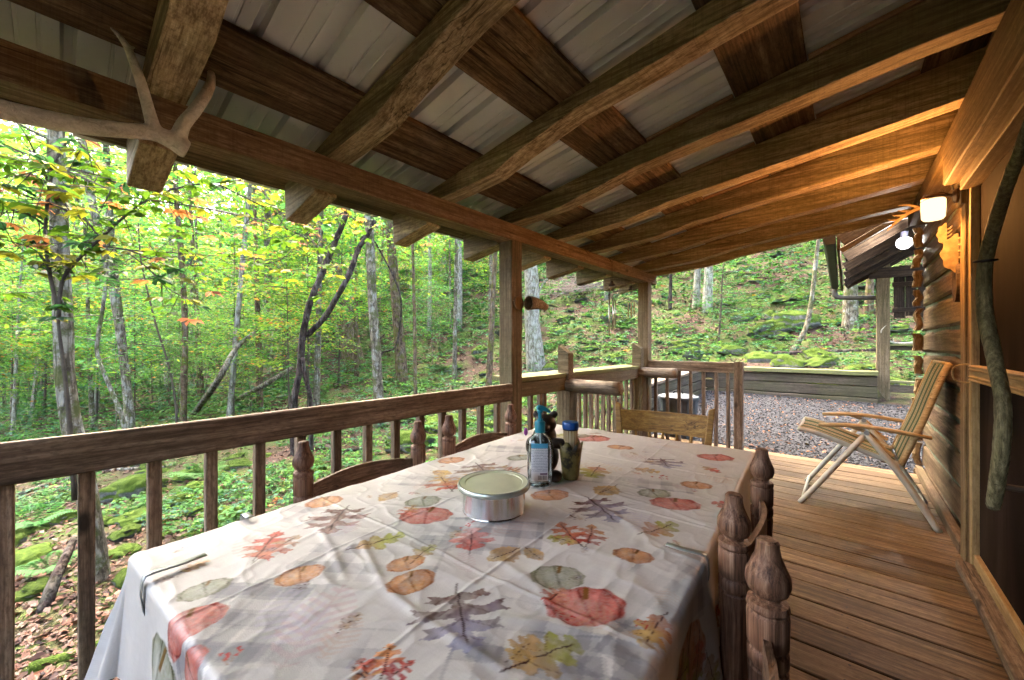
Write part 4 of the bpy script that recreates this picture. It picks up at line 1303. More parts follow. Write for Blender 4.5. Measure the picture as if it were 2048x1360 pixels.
def ladder_chair(p_a, p_b, face, label, H=.91):
    """posts stand at p_a and p_b; the seat reaches out along face (unit x sign)."""
    a, b = Vector((*p_a, 0)), Vector((*p_b, 0))
    mid = (a + b) / 2
    w = (b - a).length
    ang = math.atan2((b - a).y, (b - a).x) - math.pi / 2
    th = empty("ladderback_chair", mid, label, "chair", "ladder-back chairs round the table", rz=ang)
    for s in (-1, 1):
        turned_post("back_post", H, M['chairpost'], th, 0, s * w / 2)
    for zc, hh in ((H - .20, .09), (H - .35, .075)):
        V, F = [], []
        n = 14
        for i in range(n + 1):
            q = i / n
            y = -w / 2 + .02 + (w - .04) * q
            bow = -face * .028 * math.sin(q * math.pi)
            top = hh / 2 + .022 * math.sin(q * math.pi)
            for (dx, dz) in ((-.007, -hh / 2), (.007, -hh / 2), (.006, top), (-.006, top)):
                V.append((y, -(bow + dx), zc + dz))
        for i in range(n):
            for k in range(4):
                p, q = i * 4 + k, i * 4 + (k + 1) % 4
                F.append((p, q, q + 4, p + 4))
        F.append((0, 1, 2, 3)); F.append((n * 4 + 3, n * 4 + 2, n * 4 + 1, n * 4))
        o = pyd("slat", V, F, M['chairold'], th)
        o.rotation_euler = (0, 0, R(90))
    D = .38 * face
    for s in (-1, 1):
        lathe("front_leg", [(.001, 0), (.016, 0), (.023, .06), (.026, .3), (.024, .45), (.001, .455)], M['chairold'], th, 14, True, (D, s * (w / 2 + .02), 0))
        tubes("side_rung", [([(0, s * w / 2, .2), (D, s * (w / 2 + .02), .2)], .011), ([(0, s * w / 2, .3), (D, s * (w / 2 + .02), .3)], .011)], M['chairold'], th, 8, sub=1)
    tubes("front_rung", [([(D, -w / 2 - .02, .25), (D, w / 2 + .02, .25)], .012)], M['chairold'], th, 8, sub=1)
    tubes("back_rung", [([(0, -w / 2, .25), (0, w / 2, .25)], .012)], M['chairold'], th, 8, sub=1)
    V, F = [], []
    m = 10
    for i in range(m + 1):
        for j in range(m + 1):
            x = D * (-.02 + 1.06 * i / m); y = (-w / 2 - .02 * i / m) + (w + .04 * i / m) * j / m
            dip = -.022 * math.sin(math.pi * i / m) * math.sin(math.pi * j / m)
            V.append((x, y, .435 + dip))
    for i in range(m):
        for j in range(m):
            F.append((i * (m + 1) + j, (i + 1) * (m + 1) + j, (i + 1) * (m + 1) + j + 1, i * (m + 1) + j + 1))
    o = pyd("rush_seat", V, F, M['rush'], th, True)
    sl = o.modifiers.new("thick", 'SOLIDIFY'); sl.thickness = .035; sl.offset = 0
    return th
ladder_chair((-.19, .975), (-.205, 1.455), -1, "ladder-back chair by the deck side, farther from the viewer of that pair")
ladder_chair((-.085, .31), (-.102, .785), -1, "nearest ladder-back chair with a dark worn finial by the deck side")
ladder_chair((-1.405, .545), (-1.40, 1.01), 1, "ladder-back chair nearer the viewer between table and railing")
ladder_chair((-1.41, 1.19), (-1.41, 1.63), 1, "ladder-back chair beside the roof post between table and railing")

# honey-coloured spindle chair at the far end
fc = empty("spindle_chair", (-.79, 2.2, 0), "honey-coloured spindle-back chair at the far end of the table", "chair", rz=math.atan2(.10, .5))
for s in (-1, 1):
    pts = [(s * .20, .05, .0), (s * .205, .02, .3), (s * .225, .01, .6), (s * .252, .05, .885)]
    P_, R_ = smooth_path(pts, [.015, .019, .019, .016], 4)
    V, F = [], []
    for i, p in enumerate(P_):
        for (dx, dy) in ((-1, -1), (1, -1), (1, 1), (-1, 1)):
            V.append((p.x + dx * R_[i] * .95, p.y + dy * R_[i] * .7, p.z + (.012 if (i == len(P_) - 1 and dx * s > 0) else 0)))
    for i in range(len(P_) - 1):
        for k in range(4):
            a, b = i * 4 + k, i * 4 + (k + 1) % 4
            F.append((a, b, b + 4, a + 4))
    F.append((3, 2, 1, 0)); m_ = (len(P_) - 1) * 4; F.append((m_, m_ + 1, m_ + 2, m_ + 3))
    o = pyd("back_post", V, F, M['honey'], fc)
    bv = o.modifiers.new("worn", 'BEVEL'); bv.width = .005; bv.segments = 2
    boxc("front_leg", s * .2 - .018, s * .2 + .018, -.42, -.384, 0.0, .43, M['honey'], fc, axis=2)
V, F = [], []
for i in range(13):
    q = i / 12
    x = -.232 + .464 * q
    bow = .045 * math.sin(q * math.pi)
    for dy, zz in ((-.009, .735), (.009, .735), (.009, .853), (-.009, .853)):
        V.append((x, .03 + bow + dy + (zz - .735) * .13, zz - .004 * math.sin(q * math.pi)))
for i in range(12):
    for k in range(4):
        a, b = i * 4 + k, i * 4 + (k + 1) % 4
        F.append((a, b, b + 4, a + 4))
F.append((3, 2, 1, 0)); F.append((48, 49, 50, 51))
pyd("crest_rail", V, F, M['honey'], fc)
for i in range(5):
    x = -.15 + .075 * i
    tubes("spindle", [([(x * .9, .02, .45), (x * .95, .04, .6), (x, .05 + .02 * math.cos(x * 6), .737)], [.008, .011, .007])], M['honey'], fc, 8)
o = boxc("seat", -.23, .23, -.43, .03, .432, .462, M['honey'], fc, axis=0, cham=.01)

# ------------------------------------------------------------------ striped folding lounge chair
lc = empty("lounge_chair", (.1, 4.1, 0), "folding lounge chair with green striped fabric by the cabin wall", "chair")
def _stripe():
    t = NT("stripe_fabric")
    co = t.coord('Object')
    sp_ = t.n("ShaderNodeSeparateXYZ"); t.l(co, sp_.inputs[0])
    f = t.math('FRACT', t.math('MULTIPLY', t.math('ADD', sp_.outputs[1], .03), 1 / .152))
    G_, C_, O_ = (.05, .085, .035), (.46, .40, .24), (.40, .22, .10)
    c = t.ramp(f, [(0, G_), (.46, C_), (.55, O_), (.62, C_), (.67, G_), (.76, C_), (.82, O_), (.89, C_), (.97, G_)], 'CONSTANT')
    nz = t.noise(co, 300, 2, .5)
    c = t.mix(t.math('MULTIPLY', nz, .25), c, (.16, .14, .07))
    return t.done(t.bsdf(c, .85, nz, .3, .002, spec=.2))
M['stripe'] = _stripe()
M['framew'] = plain("frame_cream", (.56, .54, .44), .45, .1, .4, nscale=15, namt=.1)
YN, YF = 3.80, 4.42
def L(x, y, z): return (x - .1, y - 4.1, z)
for y in (YN, YF):
    tube("front_leg", [L(-.28, y, .0), L(-.15, y, .20), L(.107, y, .60)], [.019, .019, .019], M['framew'], lc, 12, sub=3)
    tube("rear_leg", [L(.095, y, .61), L(.26, y, .37), L(.40, y, .12), L(.462, y, .0)], [.021, .022, .021, .020], M['framew'], lc, 12, sub=3)
    lathe("pivot_bolt", [(.001, -.03), (.016, -.03), (.016, .03), (.001, .03)], M['steel'], lc, 12, True).matrix_local = Matrix.Translation(L(.107, y, .605)) @ Matrix.Rotation(R(90), 4, 'X')
    # wooden armrest, bowed
    pts = [(-.165, .628), (-.10, .640), (.0, .652), (.10, .654), (.20, .648), (.32, .634), (.43, .617)]
    wd = [.017, .028, .032, .031, .026, .020, .015]
    V, F = [], []
    for (x, z), w in zip(pts, wd):
        for dy, dz in ((-w, -.002), (-w * .8, -.02), (w * .8, -.02), (w, -.002), (w * .8, .006), (-w * .8, .006)):
            V.append(L(x, y + dy, z + dz + (.008 if w < .02 and dz < -.01 else 0)))
    n = 6
    for i in range(len(pts) - 1):
        for k in range(n):
            a, b = i * n + k, i * n + (k + 1) % n
            F.append((a, b, b + n, a + n))
    F.append(tuple(reversed(range(n)))); F.append(tuple(range((len(pts) - 1) * n, len(pts) * n)))
    o = pyd("armrest", V, F, M['armwood'], lc, True)
    tube("arm_bracket", [L(.02, y, .635), L(.12, y, .60), L(.2, y, .50), L(.25, y, .46)], .012, M['armwood'], lc, 8)
tube("front_foot_bar", [L(-.26, YN, .05), L(-.26, YF, .05)], .012, M['framew'], lc, 8, sub=1)
tube("rear_foot_bar", [L(.43, YN, .06), L(.43, YF, .06)], .014, M['framew'], lc, 8, sub=1)
ya, yb = YN + .04, YF - .04
def sling(name, prof, thick, mat):
    V, F = [], []
    n = 16
    for (x, z) in prof:
        for j in range(n + 1):
            V.append(L(x, ya + (yb - ya) * j / n, z - .012 * math.sin(math.pi * j / n)))
    for i in range(len(prof) - 1):
        for j in range(n):
            a = i * (n + 1) + j
            F.append((a, a + n + 1, a + n + 2, a + 1))
    o = pyd(name, V, F, mat, lc, True)
    sl = o.modifiers.new("thick", 'SOLIDIFY'); sl.thickness = thick; sl.offset = 0
    return o
sling("seat_sling", smooth_path([(-.285, .0, .585), (-.20, .0, .572), (-.05, .0, .525), (.12, .0, .462), (.26, .0, .415)], None, 5) and [(p.x, p.z) for p in smooth_path([(-.285, .0, .585), (-.20, .0, .572), (-.05, .0, .525), (.12, .0, .462), (.26, .0, .415)], None, 5)], .008, M['stripe'])
sling("back_sling", [(p.x, p.z) for p in smooth_path([(.285, 0, .42), (.33, 0, .56), (.385, 0, .72), (.43, 0, .88), (.475, 0, 1.03), (.505, 0, 1.11)], None, 5)], .008, M['stripe'])
for y in (ya - .012, yb + .012):
    tube("seat_rail", [L(-.29, y, .575), L(-.20, y, .56), L(-.05, y, .512), L(.12, y, .45), L(.28, y, .40)], .017, M['framew'], lc, 10)
    tube("back_rail", [L(.285, y, .40), L(.335, y, .55), L(.392, y, .72), L(.438, y, .88), L(.483, y, 1.03), L(.513, y, 1.115)], .019, M['armwood'], lc, 10)
tube("back_top_bar", [L(.510, ya - .02, 1.11), L(.510, yb + .02, 1.11)], .013, M['armwood'], lc, 8, sub=1)
tube("seat_front_bar", [L(-.288, ya - .02, .57), L(-.288, yb + .02, .57)], .014, M['framew'], lc, 8, sub=1)

# ------------------------------------------------------------------ galvanised bin
M['galv'] = plain("galvanised", (.11, .12, .125), .65, .2, nscale=10, namt=.25)
can = empty("trash_can", (-1.78, 5.62, tz(-1.78, 5.62)), "galvanised metal trash can behind the end railing", "bin")
V, F = [], []
n = 72
for z, r in ((0, .20), (.02, .205), (.03, .20), (.58, .243), (.60, .248), (.61, .243)):
    for k in range(n):
        a = 2 * math.pi * k / n
        rr = r + (.006 * (1 if (k // 3) % 2 else -1) if .02 < z < .59 else 0)
        V.append((rr * math.cos(a), rr * math.sin(a), z))
for i in range(5):
    for k in range(n):
        a, b = i * n + k, i * n + (k + 1) % n
        F.append((a, b, b + n, a + n))
F.append(tuple(reversed(range(n))))
pyd("body", V, F, M['galv'], can)
lidc = lathe("lid", [(.262, .585), (.268, .60), (.262, .625), (.22, .640), (.12, .655), (.001, .66)], M['galv'], can, 40)
tube("lid_handle", [(-.06, 0, .652), (-.055, 0, .685), (0, 0, .695), (.055, 0, .685), (.06, 0, .652)], .007, M['black'], lidc, 8)

# ------------------------------------------------------------------ antlers
def _antler():
    t = NT("antler_bone")
    co = t.coord('Object')
    st_ = t.noise(co, 48, 5, .7, 1.2)
    big = t.noise(co, 5, 3, .6)
    c = t.ramp(t.math('ADD', t.math('MULTIPLY', st_, .6), t.math('MULTIPLY', big, .4)), [(.36, (.34, .31, .23)), (.5, (.58, .53, .43)), (.64, (.74, .69, .59))])
    return t.done(t.bsdf(c, .6, st_, .7, .008))
M['antler'] = _antler()
M['antler_warm'] = plain("antler_tan", (.24, .165, .085), .6, nscale=22, namt=.45, bump=.4)
def antler(name, specs, loc, mat, vox, label, cat="antler", rz=0):
    V, F = [], []
    for pts, rad in specs:
        p, r = smooth_path(pts, rad, 5)
        v, f = tube_arrays(p, r, 12, .02)
        b = len(V); V += v; F += [tuple(b + i for i in q) for q in f]
    o = pyd(name, V, F, mat, None, True)
    o.location = loc; o.rotation_euler = (0, 0, rz)
    voxel(o, vox, 2)
    return tag(o, label, cat)
antler("elk_antler", [([(.0, -.75, -.02), (.02, -.55, -.045), (.02, -.32, -.075), (.0, -.115, -.068), (0, .037, -.050), (0, .15, -.022), (.0, .225, .0), (0, .284, -.008), (.0, .315, -.022), (.0, .326, -.026)], [.018, .022, .026, .030, .028, .026, .027, .033, .036, .033]),
                      ([(.005, .232, .0), (.012, .215, .07), (.02, .195, .15), (.03, .172, .222), (.035, .145, .275), (.04, .091, .322)], [.024, .019, .017, .014, .010, .002]),
                      ([(0, .295, -.01), (.012, .310, .06), (.02, .345, .13), (.025, .383, .22), (.03, .394, .285), (.03, .372, .372)], [.029, .023, .021, .019, .014, .003]),
                      ([(.03, .16, .245), (.035, .175, .27)], [.009, .004])],
       (-1.93, 0, 2.015), M['antler'], .0055, "grey elk antler hanging on the header beam, tines pointing up")
antler("wall_antler", [([(.47, 4.02, 2.22), (.40, 4.02, 2.215), (.34, 4.0, 2.19), (.27, 3.98, 2.13), (.22, 3.96, 2.07)], [.016, .014, .013, .010, .003]), ([(.40, 4.02, 2.215), (.34, 4.02, 2.25), (.28, 4.02, 2.26)], [.011, .008, .002]),
                       ([(.36, 4.01, 2.20), (.31, 4.01, 2.21), (.275, 4.01, 2.225)], [.010, .006, .002]), ([(.32, 3.99, 2.175), (.275, 3.99, 2.18), (.25, 3.99, 2.19)], [.009, .006, .002]), ([(.29, 3.985, 2.15), (.25, 3.985, 2.15), (.225, 3.985, 2.165)], [.008, .005, .002])],
       (0, 0, 0), M['antler_warm'], .004, "small lamplit antler with many tines beside the wall lamp")
antler("shelf_antlers", [([(.86, 9.66, 1.27), (.74, 9.64, 1.26), (.60, 9.60, 1.28), (.49, 9.56, 1.36), (.46, 9.52, 1.48), (.54, 9.5, 1.60)], [.022, .016, .014, .013, .011, .003]), ([(.84, 9.66, 1.27), (.98, 9.64, 1.27), (1.09, 9.6, 1.33), (1.14, 9.57, 1.45), (1.08, 9.52, 1.58), (1.0, 9.5, 1.63)], [.022, .016, .014, .013, .011, .003]),
                         ([(.62, 9.6, 1.275), (.62, 9.58, 1.36)], [.01, .003]), ([(1.07, 9.61, 1.32), (1.04, 9.58, 1.40)], [.01, .003])],
       (0, 0, 0), M['antler'], .007, "pair of deer antlers lying on the stoop rail", "antlers")

# moose-horn plaque on the wall
pq = empty("horn_plaque", (.54, 3.66, 1.66), "wall plaque with lamplit tan palmate horns over a dark oval board", "plaque")
V, F = [], []
n = 28
for dx in (0, -.03):
    for k in range(n):
        a = 2 * math.pi * k / n
        V.append((dx, .075 * math.cos(a), -.03 + .125 * math.sin(a)))
F += [tuple(range(n)), tuple(reversed(range(n, 2 * n)))] + [((k + 1) % n, k, k + n, (k + 1) % n + n) for k in range(n)]
pyd("oval_board", V, F, M['cabdark'], pq)
def palm(name, c, s, tines):
    """palmate horn standing out from the wall: curved edge outwards, tines on the straight edge"""
    out = [(-.078 * math.cos(a) * s * (1 + .07 * math.cos(a * 9)), .118 * math.sin(a) * s * (1 + .05 * math.cos(a * 9))) for a in (R(-88) + R(176) * i / 32 for i in range(33))]
    m = len(out)
    V = [(x, -.006 - .02 * abs(x) / .08, z) for x, z in out] + [(x, .006 - .02 * abs(x) / .08, z) for x, z in out]
    F = [tuple(range(m)), tuple(reversed(range(m, 2 * m)))] + [((k + 1) % m, k, k + m, (k + 1) % m + m) for k in range(m)]
    o = pyd(name, [(v[0] + c[0], v[1] + c[1], v[2] + c[2]) for v in V], F, M['antler_warm'], pq, False)
    for i in range(tines):
        z = (-.03 + i * .04) * s
        tubes("tine", [([(c[0], c[1], c[2] + z), (c[0] + .018 * s, c[1] - .03 * s, c[2] + z + .004), (c[0] + .030 * s, c[1] - .055 * s, c[2] + z + .014)], [.009 * s, .007 * s, .002])], M['antler_warm'], o, 7, sub=2)
    return o
palm("horn_palm", (-.015, -.03, .145), 1.0, 4)
palm("horn_palm", (-.045, .12, .30), .6, 3)

# ------------------------------------------------------------------ lamps
def _emit(name, col, strength):
    t = NT(name)
    e = t.n("ShaderNodeEmission")
    e.inputs[0].default_value = (*col, 1); e.inputs[1].default_value = strength
    return t.done(e)
lp = empty("wall_lamp", (.39, 3.40, 2.05), "lit amber jar lamp on a bracket beside the door jamb", "lamp")
M['glow'] = _emit("lamp_glass", (1.0, .66, .30), .17)
M['lampmetal'] = plain("lamp_bronze", (.09, .055, .04), .4, .7)
lathe("glass_shade", [(.001, -.066), (.042, -.066), (.050, -.055), (.053, .0), (.053, .045), (.048, .052), (.001, .052)], M['glow'], lp, 28)
lathe("lamp_cap", [(.049, .0525), (.054, .056), (.054, .066), (.045, .076), (.02, .082), (.001, .083)], M['lampmetal'], lp, 28)
tube("lamp_arm", [(0, 0, .075), (.03, 0, .083), (.06, 0, .066), (.085, 0, .055)], .009, M['lampmetal'], lp, 8)
bp_ = lathe("back_plate", [(.001, 0), (.042, 0), (.042, .012), (.032, .022), (.015, .026), (.001, .026)], M['lampmetal'], lp, 24)
bp_.matrix_local = Matrix.Translation((.1, 0, .055)) @ Matrix.Rotation(R(-90), 4, 'Y')
boxc("mount_block", .10, .17, -.06, .06, -.01, .12, M['trim'], lp, axis=2)
ld = bpy.data.lights.new("lamp_light", 'POINT'); ld.energy = 3.8; ld.color = (1.0, .42, .11); ld.shadow_soft_size = .05
lo = bpy.data.objects.new("lamp_light", ld); COL.objects.link(lo); lo.parent = lp; lo.location = (-.09, .03, -.02)
bl = empty("flood_bulb", (.50, 6.35, 2.44), "bright white bulb lit under the stoop roof", "bulb")
M['glow2'] = _emit("bulb_glass", (1.0, .97, .95), .8)
lathe("bulb_glass", [(.001, -.10), (.03, -.095), (.062, -.065), (.072, -.03), (.062, .01), (.035, .03), (.001, .035)], M['glow2'], bl, 24)
lathe("bulb_socket", [(.03, .028), (.034, .06), (.034, .10), (.001, .10)], M['black2'], bl, 16)
ld = bpy.data.lights.new("bulb_light", 'POINT'); ld.energy = 5.5; ld.color = (1.0, .95, .9); ld.shadow_soft_size = .07
lo = bpy.data.objects.new("bulb_light", ld); COL.objects.link(lo); lo.parent = bl; lo.location = (0, -.12, -.06)
tube_w = tube("lamp_cable", [(.50, 3.52, 2.14), (.485, 3.55, 2.22), (.50, 3.50, 2.30), (.50, 3.50, 2.37), (.475, 3.62, 2.44)], .005, M['black'], None, 6)
tag(tube_w, "thin dark cable running from the wall lamp up to the rafters", "cable")

# ------------------------------------------------------------------ things hung on the header and post
cup = empty("wooden_cup", (-1.96, 2.47, 1.575), "curved wooden cup fixed to the side of the near roof post", "cup")
M['cupwood'] = wood("cup_wood", (.16, .10, .05), (.30, .22, .13), (.42, .35, .24), 14, knots=0, stain=.3)
V, F = [], []
n, m = 16, 7
for i in range(m):
    q = i / (m - 1)
    for k in range(n):
        a = 2 * math.pi * k / n
        r = .055 - .03 * q
        V.append((.01 + .02 * q + r * math.cos(a) * .8, q * .22, r * math.sin(a) - .02 * q + .012 * math.sin(q * 3)))
for i in range(m - 1):
    for k in range(n):
        a, b = i * n + k, i * n + (k + 1) % n
        F.append((a, b, b + n, a + n))
o = pyd("horn_shell", V, F, M['cupwood'], cup, True)
sl = o.modifiers.new("thick", 'SOLIDIFY'); sl.thickness = .006
lathe("back_disc", [(.001, 0), (.056, 0), (.056, .012), (.001, .012)], M['header'], cup, 24).matrix_local = Matrix.Translation((-.045, -.06, 0)) @ Matrix.Rotation(R(90), 4, 'Y')
M['wire'] = plain("rusty_wire", (.05, .03, .02), .6, .6)
for y, lab in ((3.50, "bent wire hook on the header beam nearer the middle post"), (4.02, "bent wire hook on the header beam holding the wind chime")):
    h = tube("wire_hook", [(-2.0, y - .05, 2.20), (-1.985, y, 2.155), (-1.99, y + .05, 2.20), (-1.97, y + .06, 2.215)], .0025, M['wire'], None, 6, sub=2)
    tag(h, lab, "hook", "wire hooks on the header")
M['alu'] = plain("chime_metal", (.62, .64, .62), .3, .85)
def chime(x, y, zt, zdisc, lens, mat, lab):
    th = empty("wind_chime", (x, y, zt), lab, "chime", "wind chimes under the header")
    tube("cord", [(0, 0, 0), (0, 0, zdisc + .02)], .0018, M['wire'], th, 5, sub=1)
    lathe("disc", [(.001, zdisc), (.035, zdisc), (.038, zdisc + .01), (.02, zdisc + .02), (.012, zdisc + .05), (.001, zdisc + .055)], M['cabdark'], th, 18)
    for i, Lc in enumerate(lens):
        a = i * 2 * math.pi / len(lens) + .4
        cx, cy = .036 * math.cos(a), .036 * math.sin(a)
        tb_ = tubes("chime_tube", [([(cx, cy, zdisc - .16), (cx, cy, zdisc - .16 - Lc)], .0085)], mat, th, 8, sub=1)
        tubes("thread", [([(cx, cy, zdisc), (cx, cy, zdisc - .16)], .0012)], M['wire'], tb_, 4, sub=1)
    lathe("clapper", [(.001, -.01), (.014, -.006), (.016, .01), (.001, .016)], M['cabdark'], th, 12, True, (0, 0, zdisc - .3))
    tubes("tail_cord", [([(0, 0, zdisc), (0, 0, zdisc - .5)], .0013)], M['wire'], th, 4, sub=1)
chime(-1.985, 4.02, 2.155, -.26, (.30, .34, .36, .40, .33), M['alu'], "wind chime with long silver tubes hanging from the header")
chime(-2.13, 4.86, 2.07, -.12, (.16, .18, .2, .19), plain("bamboo", (.42, .33, .16), .5), "small wind chime with tan tubes beside the far roof post")
# ================================================================== FOREST
def spot(px, py, d):
    u, v = (px - 1024) / 780.0, (689 - py) / 780.0
    return Vector(((-_s + _c * u) * d, (_c + _s * u) * d, 1.24 + v * d))
def ground_hit(px, py, d0=2.2, d1=90):
    d = d0
    while d < d1:
        p = spot(px, py, d)
        if p.z <= tz(p.x, p.y): return d
        d += .05
    return d1
def visible_xy(n, dmin, dmax, px0=-120, px1=1860, power=1.0):
    """points spread evenly over the view, near to far"""
    q = rng.random(n) ** power
    d = dmin * (dmax / dmin) ** q
    u = (px0 + (px1 - px0) * rng.random(n) - 1024) / 780.0
    X = (-_s + _c * u) * d; Y = (_c + _s * u) * d
    return X, Y, d
def clear_of_porch(X, Y, m=.12):
    on_deck = (X > -2.1 - m) & (X < 3.5) & (Y < 5.45 + m)
    patio_ = (X > -2.65 - m) & (X < 3.5) & (Y > 5.2) & (Y < 9.45 + m)
    stoop = (X > .35) & (Y > 5) & (Y < 10.2)
    cabin_ = (X > .4) & (Y < 10)
    return ~(on_deck | patio_ | stoop | cabin_)

def unit(a): return a / np.maximum(np.linalg.norm(a, axis=-1, keepdims=True), 1e-9)
def leaf_arrays(P, D, U, Ls, Wd, fold=.18, hexa=False):
    """leaf blades: base P, axis D, normal U, length, width"""
    D = unit(D); Sd = unit(np.cross(D, U)); U = np.cross(Sd, D)
    Ls = Ls[:, None]; Wd = Wd[:, None]
    n = len(P)
    if not hexa:
        v = np.stack([P, P + D * Ls * .48 + Sd * Wd * .5 + U * Wd * fold, P + D * Ls - U * Ls * .10, P + D * Ls * .48 - Sd * Wd * .5 + U * Wd * fold], 1)
        k = 4
    else:
        v = np.stack([P, P + D * Ls * .28 + Sd * Wd * .36 + U * Wd * fold * .6, P + D * Ls * .62 + Sd * Wd * .46 + U * Wd * fold, P + D * Ls - U * Ls * .12,
                      P + D * Ls * .62 - Sd * Wd * .46 + U * Wd * fold, P + D * Ls * .28 - Sd * Wd * .36 + U * Wd * fold * .6], 1)
        k = 6
    F = np.arange(n * k).reshape(n, k)
    return v.reshape(-1, 3), F, k

GREENS = np.array([(.055, .14, .030), (.070, .19, .042), (.095, .235, .040), (.16, .285, .036), (.065, .17, .085), (.25, .30, .036)])
def leaf_colors(n, w=(2, 4, 4, 3, 2, 1), autumn=.03, r=None):
    r = r or rng
    w = np.array(w, float); w /= w.sum()
    c = GREENS[r.choice(len(GREENS), n, p=w)] * (.75 + .5 * r.random((n, 1)))
    m = r.random(n) < autumn
    au = np.array([(.44, .17, .05), (.48, .22, .05), (.44, .29, .04), (.40, .14, .06)])[r.choice(4, n)]
    return np.where(m[:, None], au * (.7 + .5 * r.random((n, 1))), c)

def spray_branch(r, origin, az_, el, length, leafL, dens=1.0, droop=.12):
    """a flat spray: main twig with side twigs, leaves on both sides. returns leaf P,D,U,L and twig path"""
    n = max(3, int(length / .10))
    t = np.linspace(0, 1, n)
    dirv = np.array([math.cos(az_) * math.cos(el), math.sin(az_) * math.cos(el), math.sin(el)])
    pts = np.array(origin)[None] + dirv[None] * (length * t)[:, None]
    pts[:, 2] -= droop * length * t ** 2
    side = np.array([-math.sin(az_), math.cos(az_), 0])
    P, D, U = [], [], []
    for i in range(1, n):
        for s in (-1, 1):
            tl = length * .42 * math.sin(math.pi * min(1, .18 + .8 * t[i])) * r.uniform(.5, 1.1)
            m = max(1, int(tl / (leafL * .75) * dens))
            tw_d = dirv * .55 + side * s * .85
            for k in range(m):
                q = (k + r.uniform(.2, .9)) / m
                p = pts[i] + tw_d * (tl * q)
                p = p + np.array([0, 0, -.16 * tl * q + r.gauss(0, .07)])
                P.append(p)
                D.append(tw_d + side * r.uniform(-.7, .7) + dirv * r.uniform(-.4, .4) + np.array([0, 0, r.uniform(-.45, .1)]))
                U.append((r.uniform(-.8, .8), r.uniform(-.8, .8), 1.0))
    if not P: return None
    return np.array(P), np.array(D), np.array(U), pts

def make_crown(seed, specs, leafL, autumn=.03, w=(2, 4, 4, 3, 2, 1), hexa=False, dens=1.0, twig_r=.006):
    """specs: (origin, azimuth, elevation, length). returns leaf mesh and twig V,F"""
    r = random.Random(seed); g = np.random.default_rng(seed)
    Ps, Ds, Us, tv, tf = [], [], [], [], []
    for (o, a, e, ln) in specs:
        res = spray_branch(r, o, a, e, ln, leafL, dens)
        if res is None: continue
        P, D, U, pts = res
        Ps.append(P); Ds.append(D); Us.append(U)
        m = len(pts)
        sel = pts[[0, m // 3, 2 * m // 3, m - 1]]
        v, f = tube_arrays([Vector(p) for p in sel], [twig_r * (1 + ln), twig_r * (.8 + .5 * ln), twig_r * .7, twig_r * .3], 4, 0, False)
        b = len(tv); tv += v; tf += [tuple(b + i for i in q) for q in f]
    P, D, U = np.concatenate(Ps), np.concatenate(Ds), np.concatenate(Us)
    n = len(P)
    Ls = leafL * (.65 + .6 * g.random(n)); Wd = Ls * (.5 + .15 * g.random(n))
    V, F, k = leaf_arrays(P, D, U, Ls, Wd, .15, hexa)
    col = leaf_colors(n, w, autumn, g)
    return fastmesh("crown", V, F, np.repeat(col, k, 0)), (tv, tf)

def tree_from(name, label, cat, loc, trunk_pts, trunk_r, bark, specs, leafL, group=None, seed=1, **kw):
    """trunk path and branch sprays in local coordinates round loc"""
    th = empty(name, loc, label, cat, group)
    P_, R_ = smooth_path(trunk_pts, trunk_r, 3)
    V, F = tube_arrays(P_, R_, 10 if max(trunk_r) > .03 else 6, .05)
    if specs:
        me, (tv, tf) = make_crown(seed, specs, leafL, **kw)
        b = len(V); V = V + tv; F = F + [tuple(b + i for i in q) for q in tf]
    pyd("trunk", V, F, M[bark], th, True)
    if specs: link("crown", me, M['leaf'], th)
    return th

def ring_specs(seed, trunk_pts, h0, h1, n, Lmin, Lmax, el=(-.05, .45)):
    r = random.Random(seed)
    pts = [Vector(p) for p in trunk_pts]
    out = []
    for i in range(n):
        h = h0 + (h1 - h0) * (i + r.random()) / n
        p = pts[-1]
        for a, b in zip(pts[:-1], pts[1:]):
            if a.z <= h <= b.z or b is pts[-1]:
                k = (h - a.z) / max(1e-6, b.z - a.z)
                p = a.lerp(b, min(1, max(0, k)))
                if h <= b.z: break
        f = (h - h0) / max(.01, h1 - h0)
        ln = (Lmin + (Lmax - Lmin) * math.sin(math.pi * (.25 + .7 * f))) * r.uniform(.6, 1.15)
        out.append(((p.x, p.y, h), i * 2.4 + r.uniform(-.5, .5), r.uniform(*el), ln))
    return out

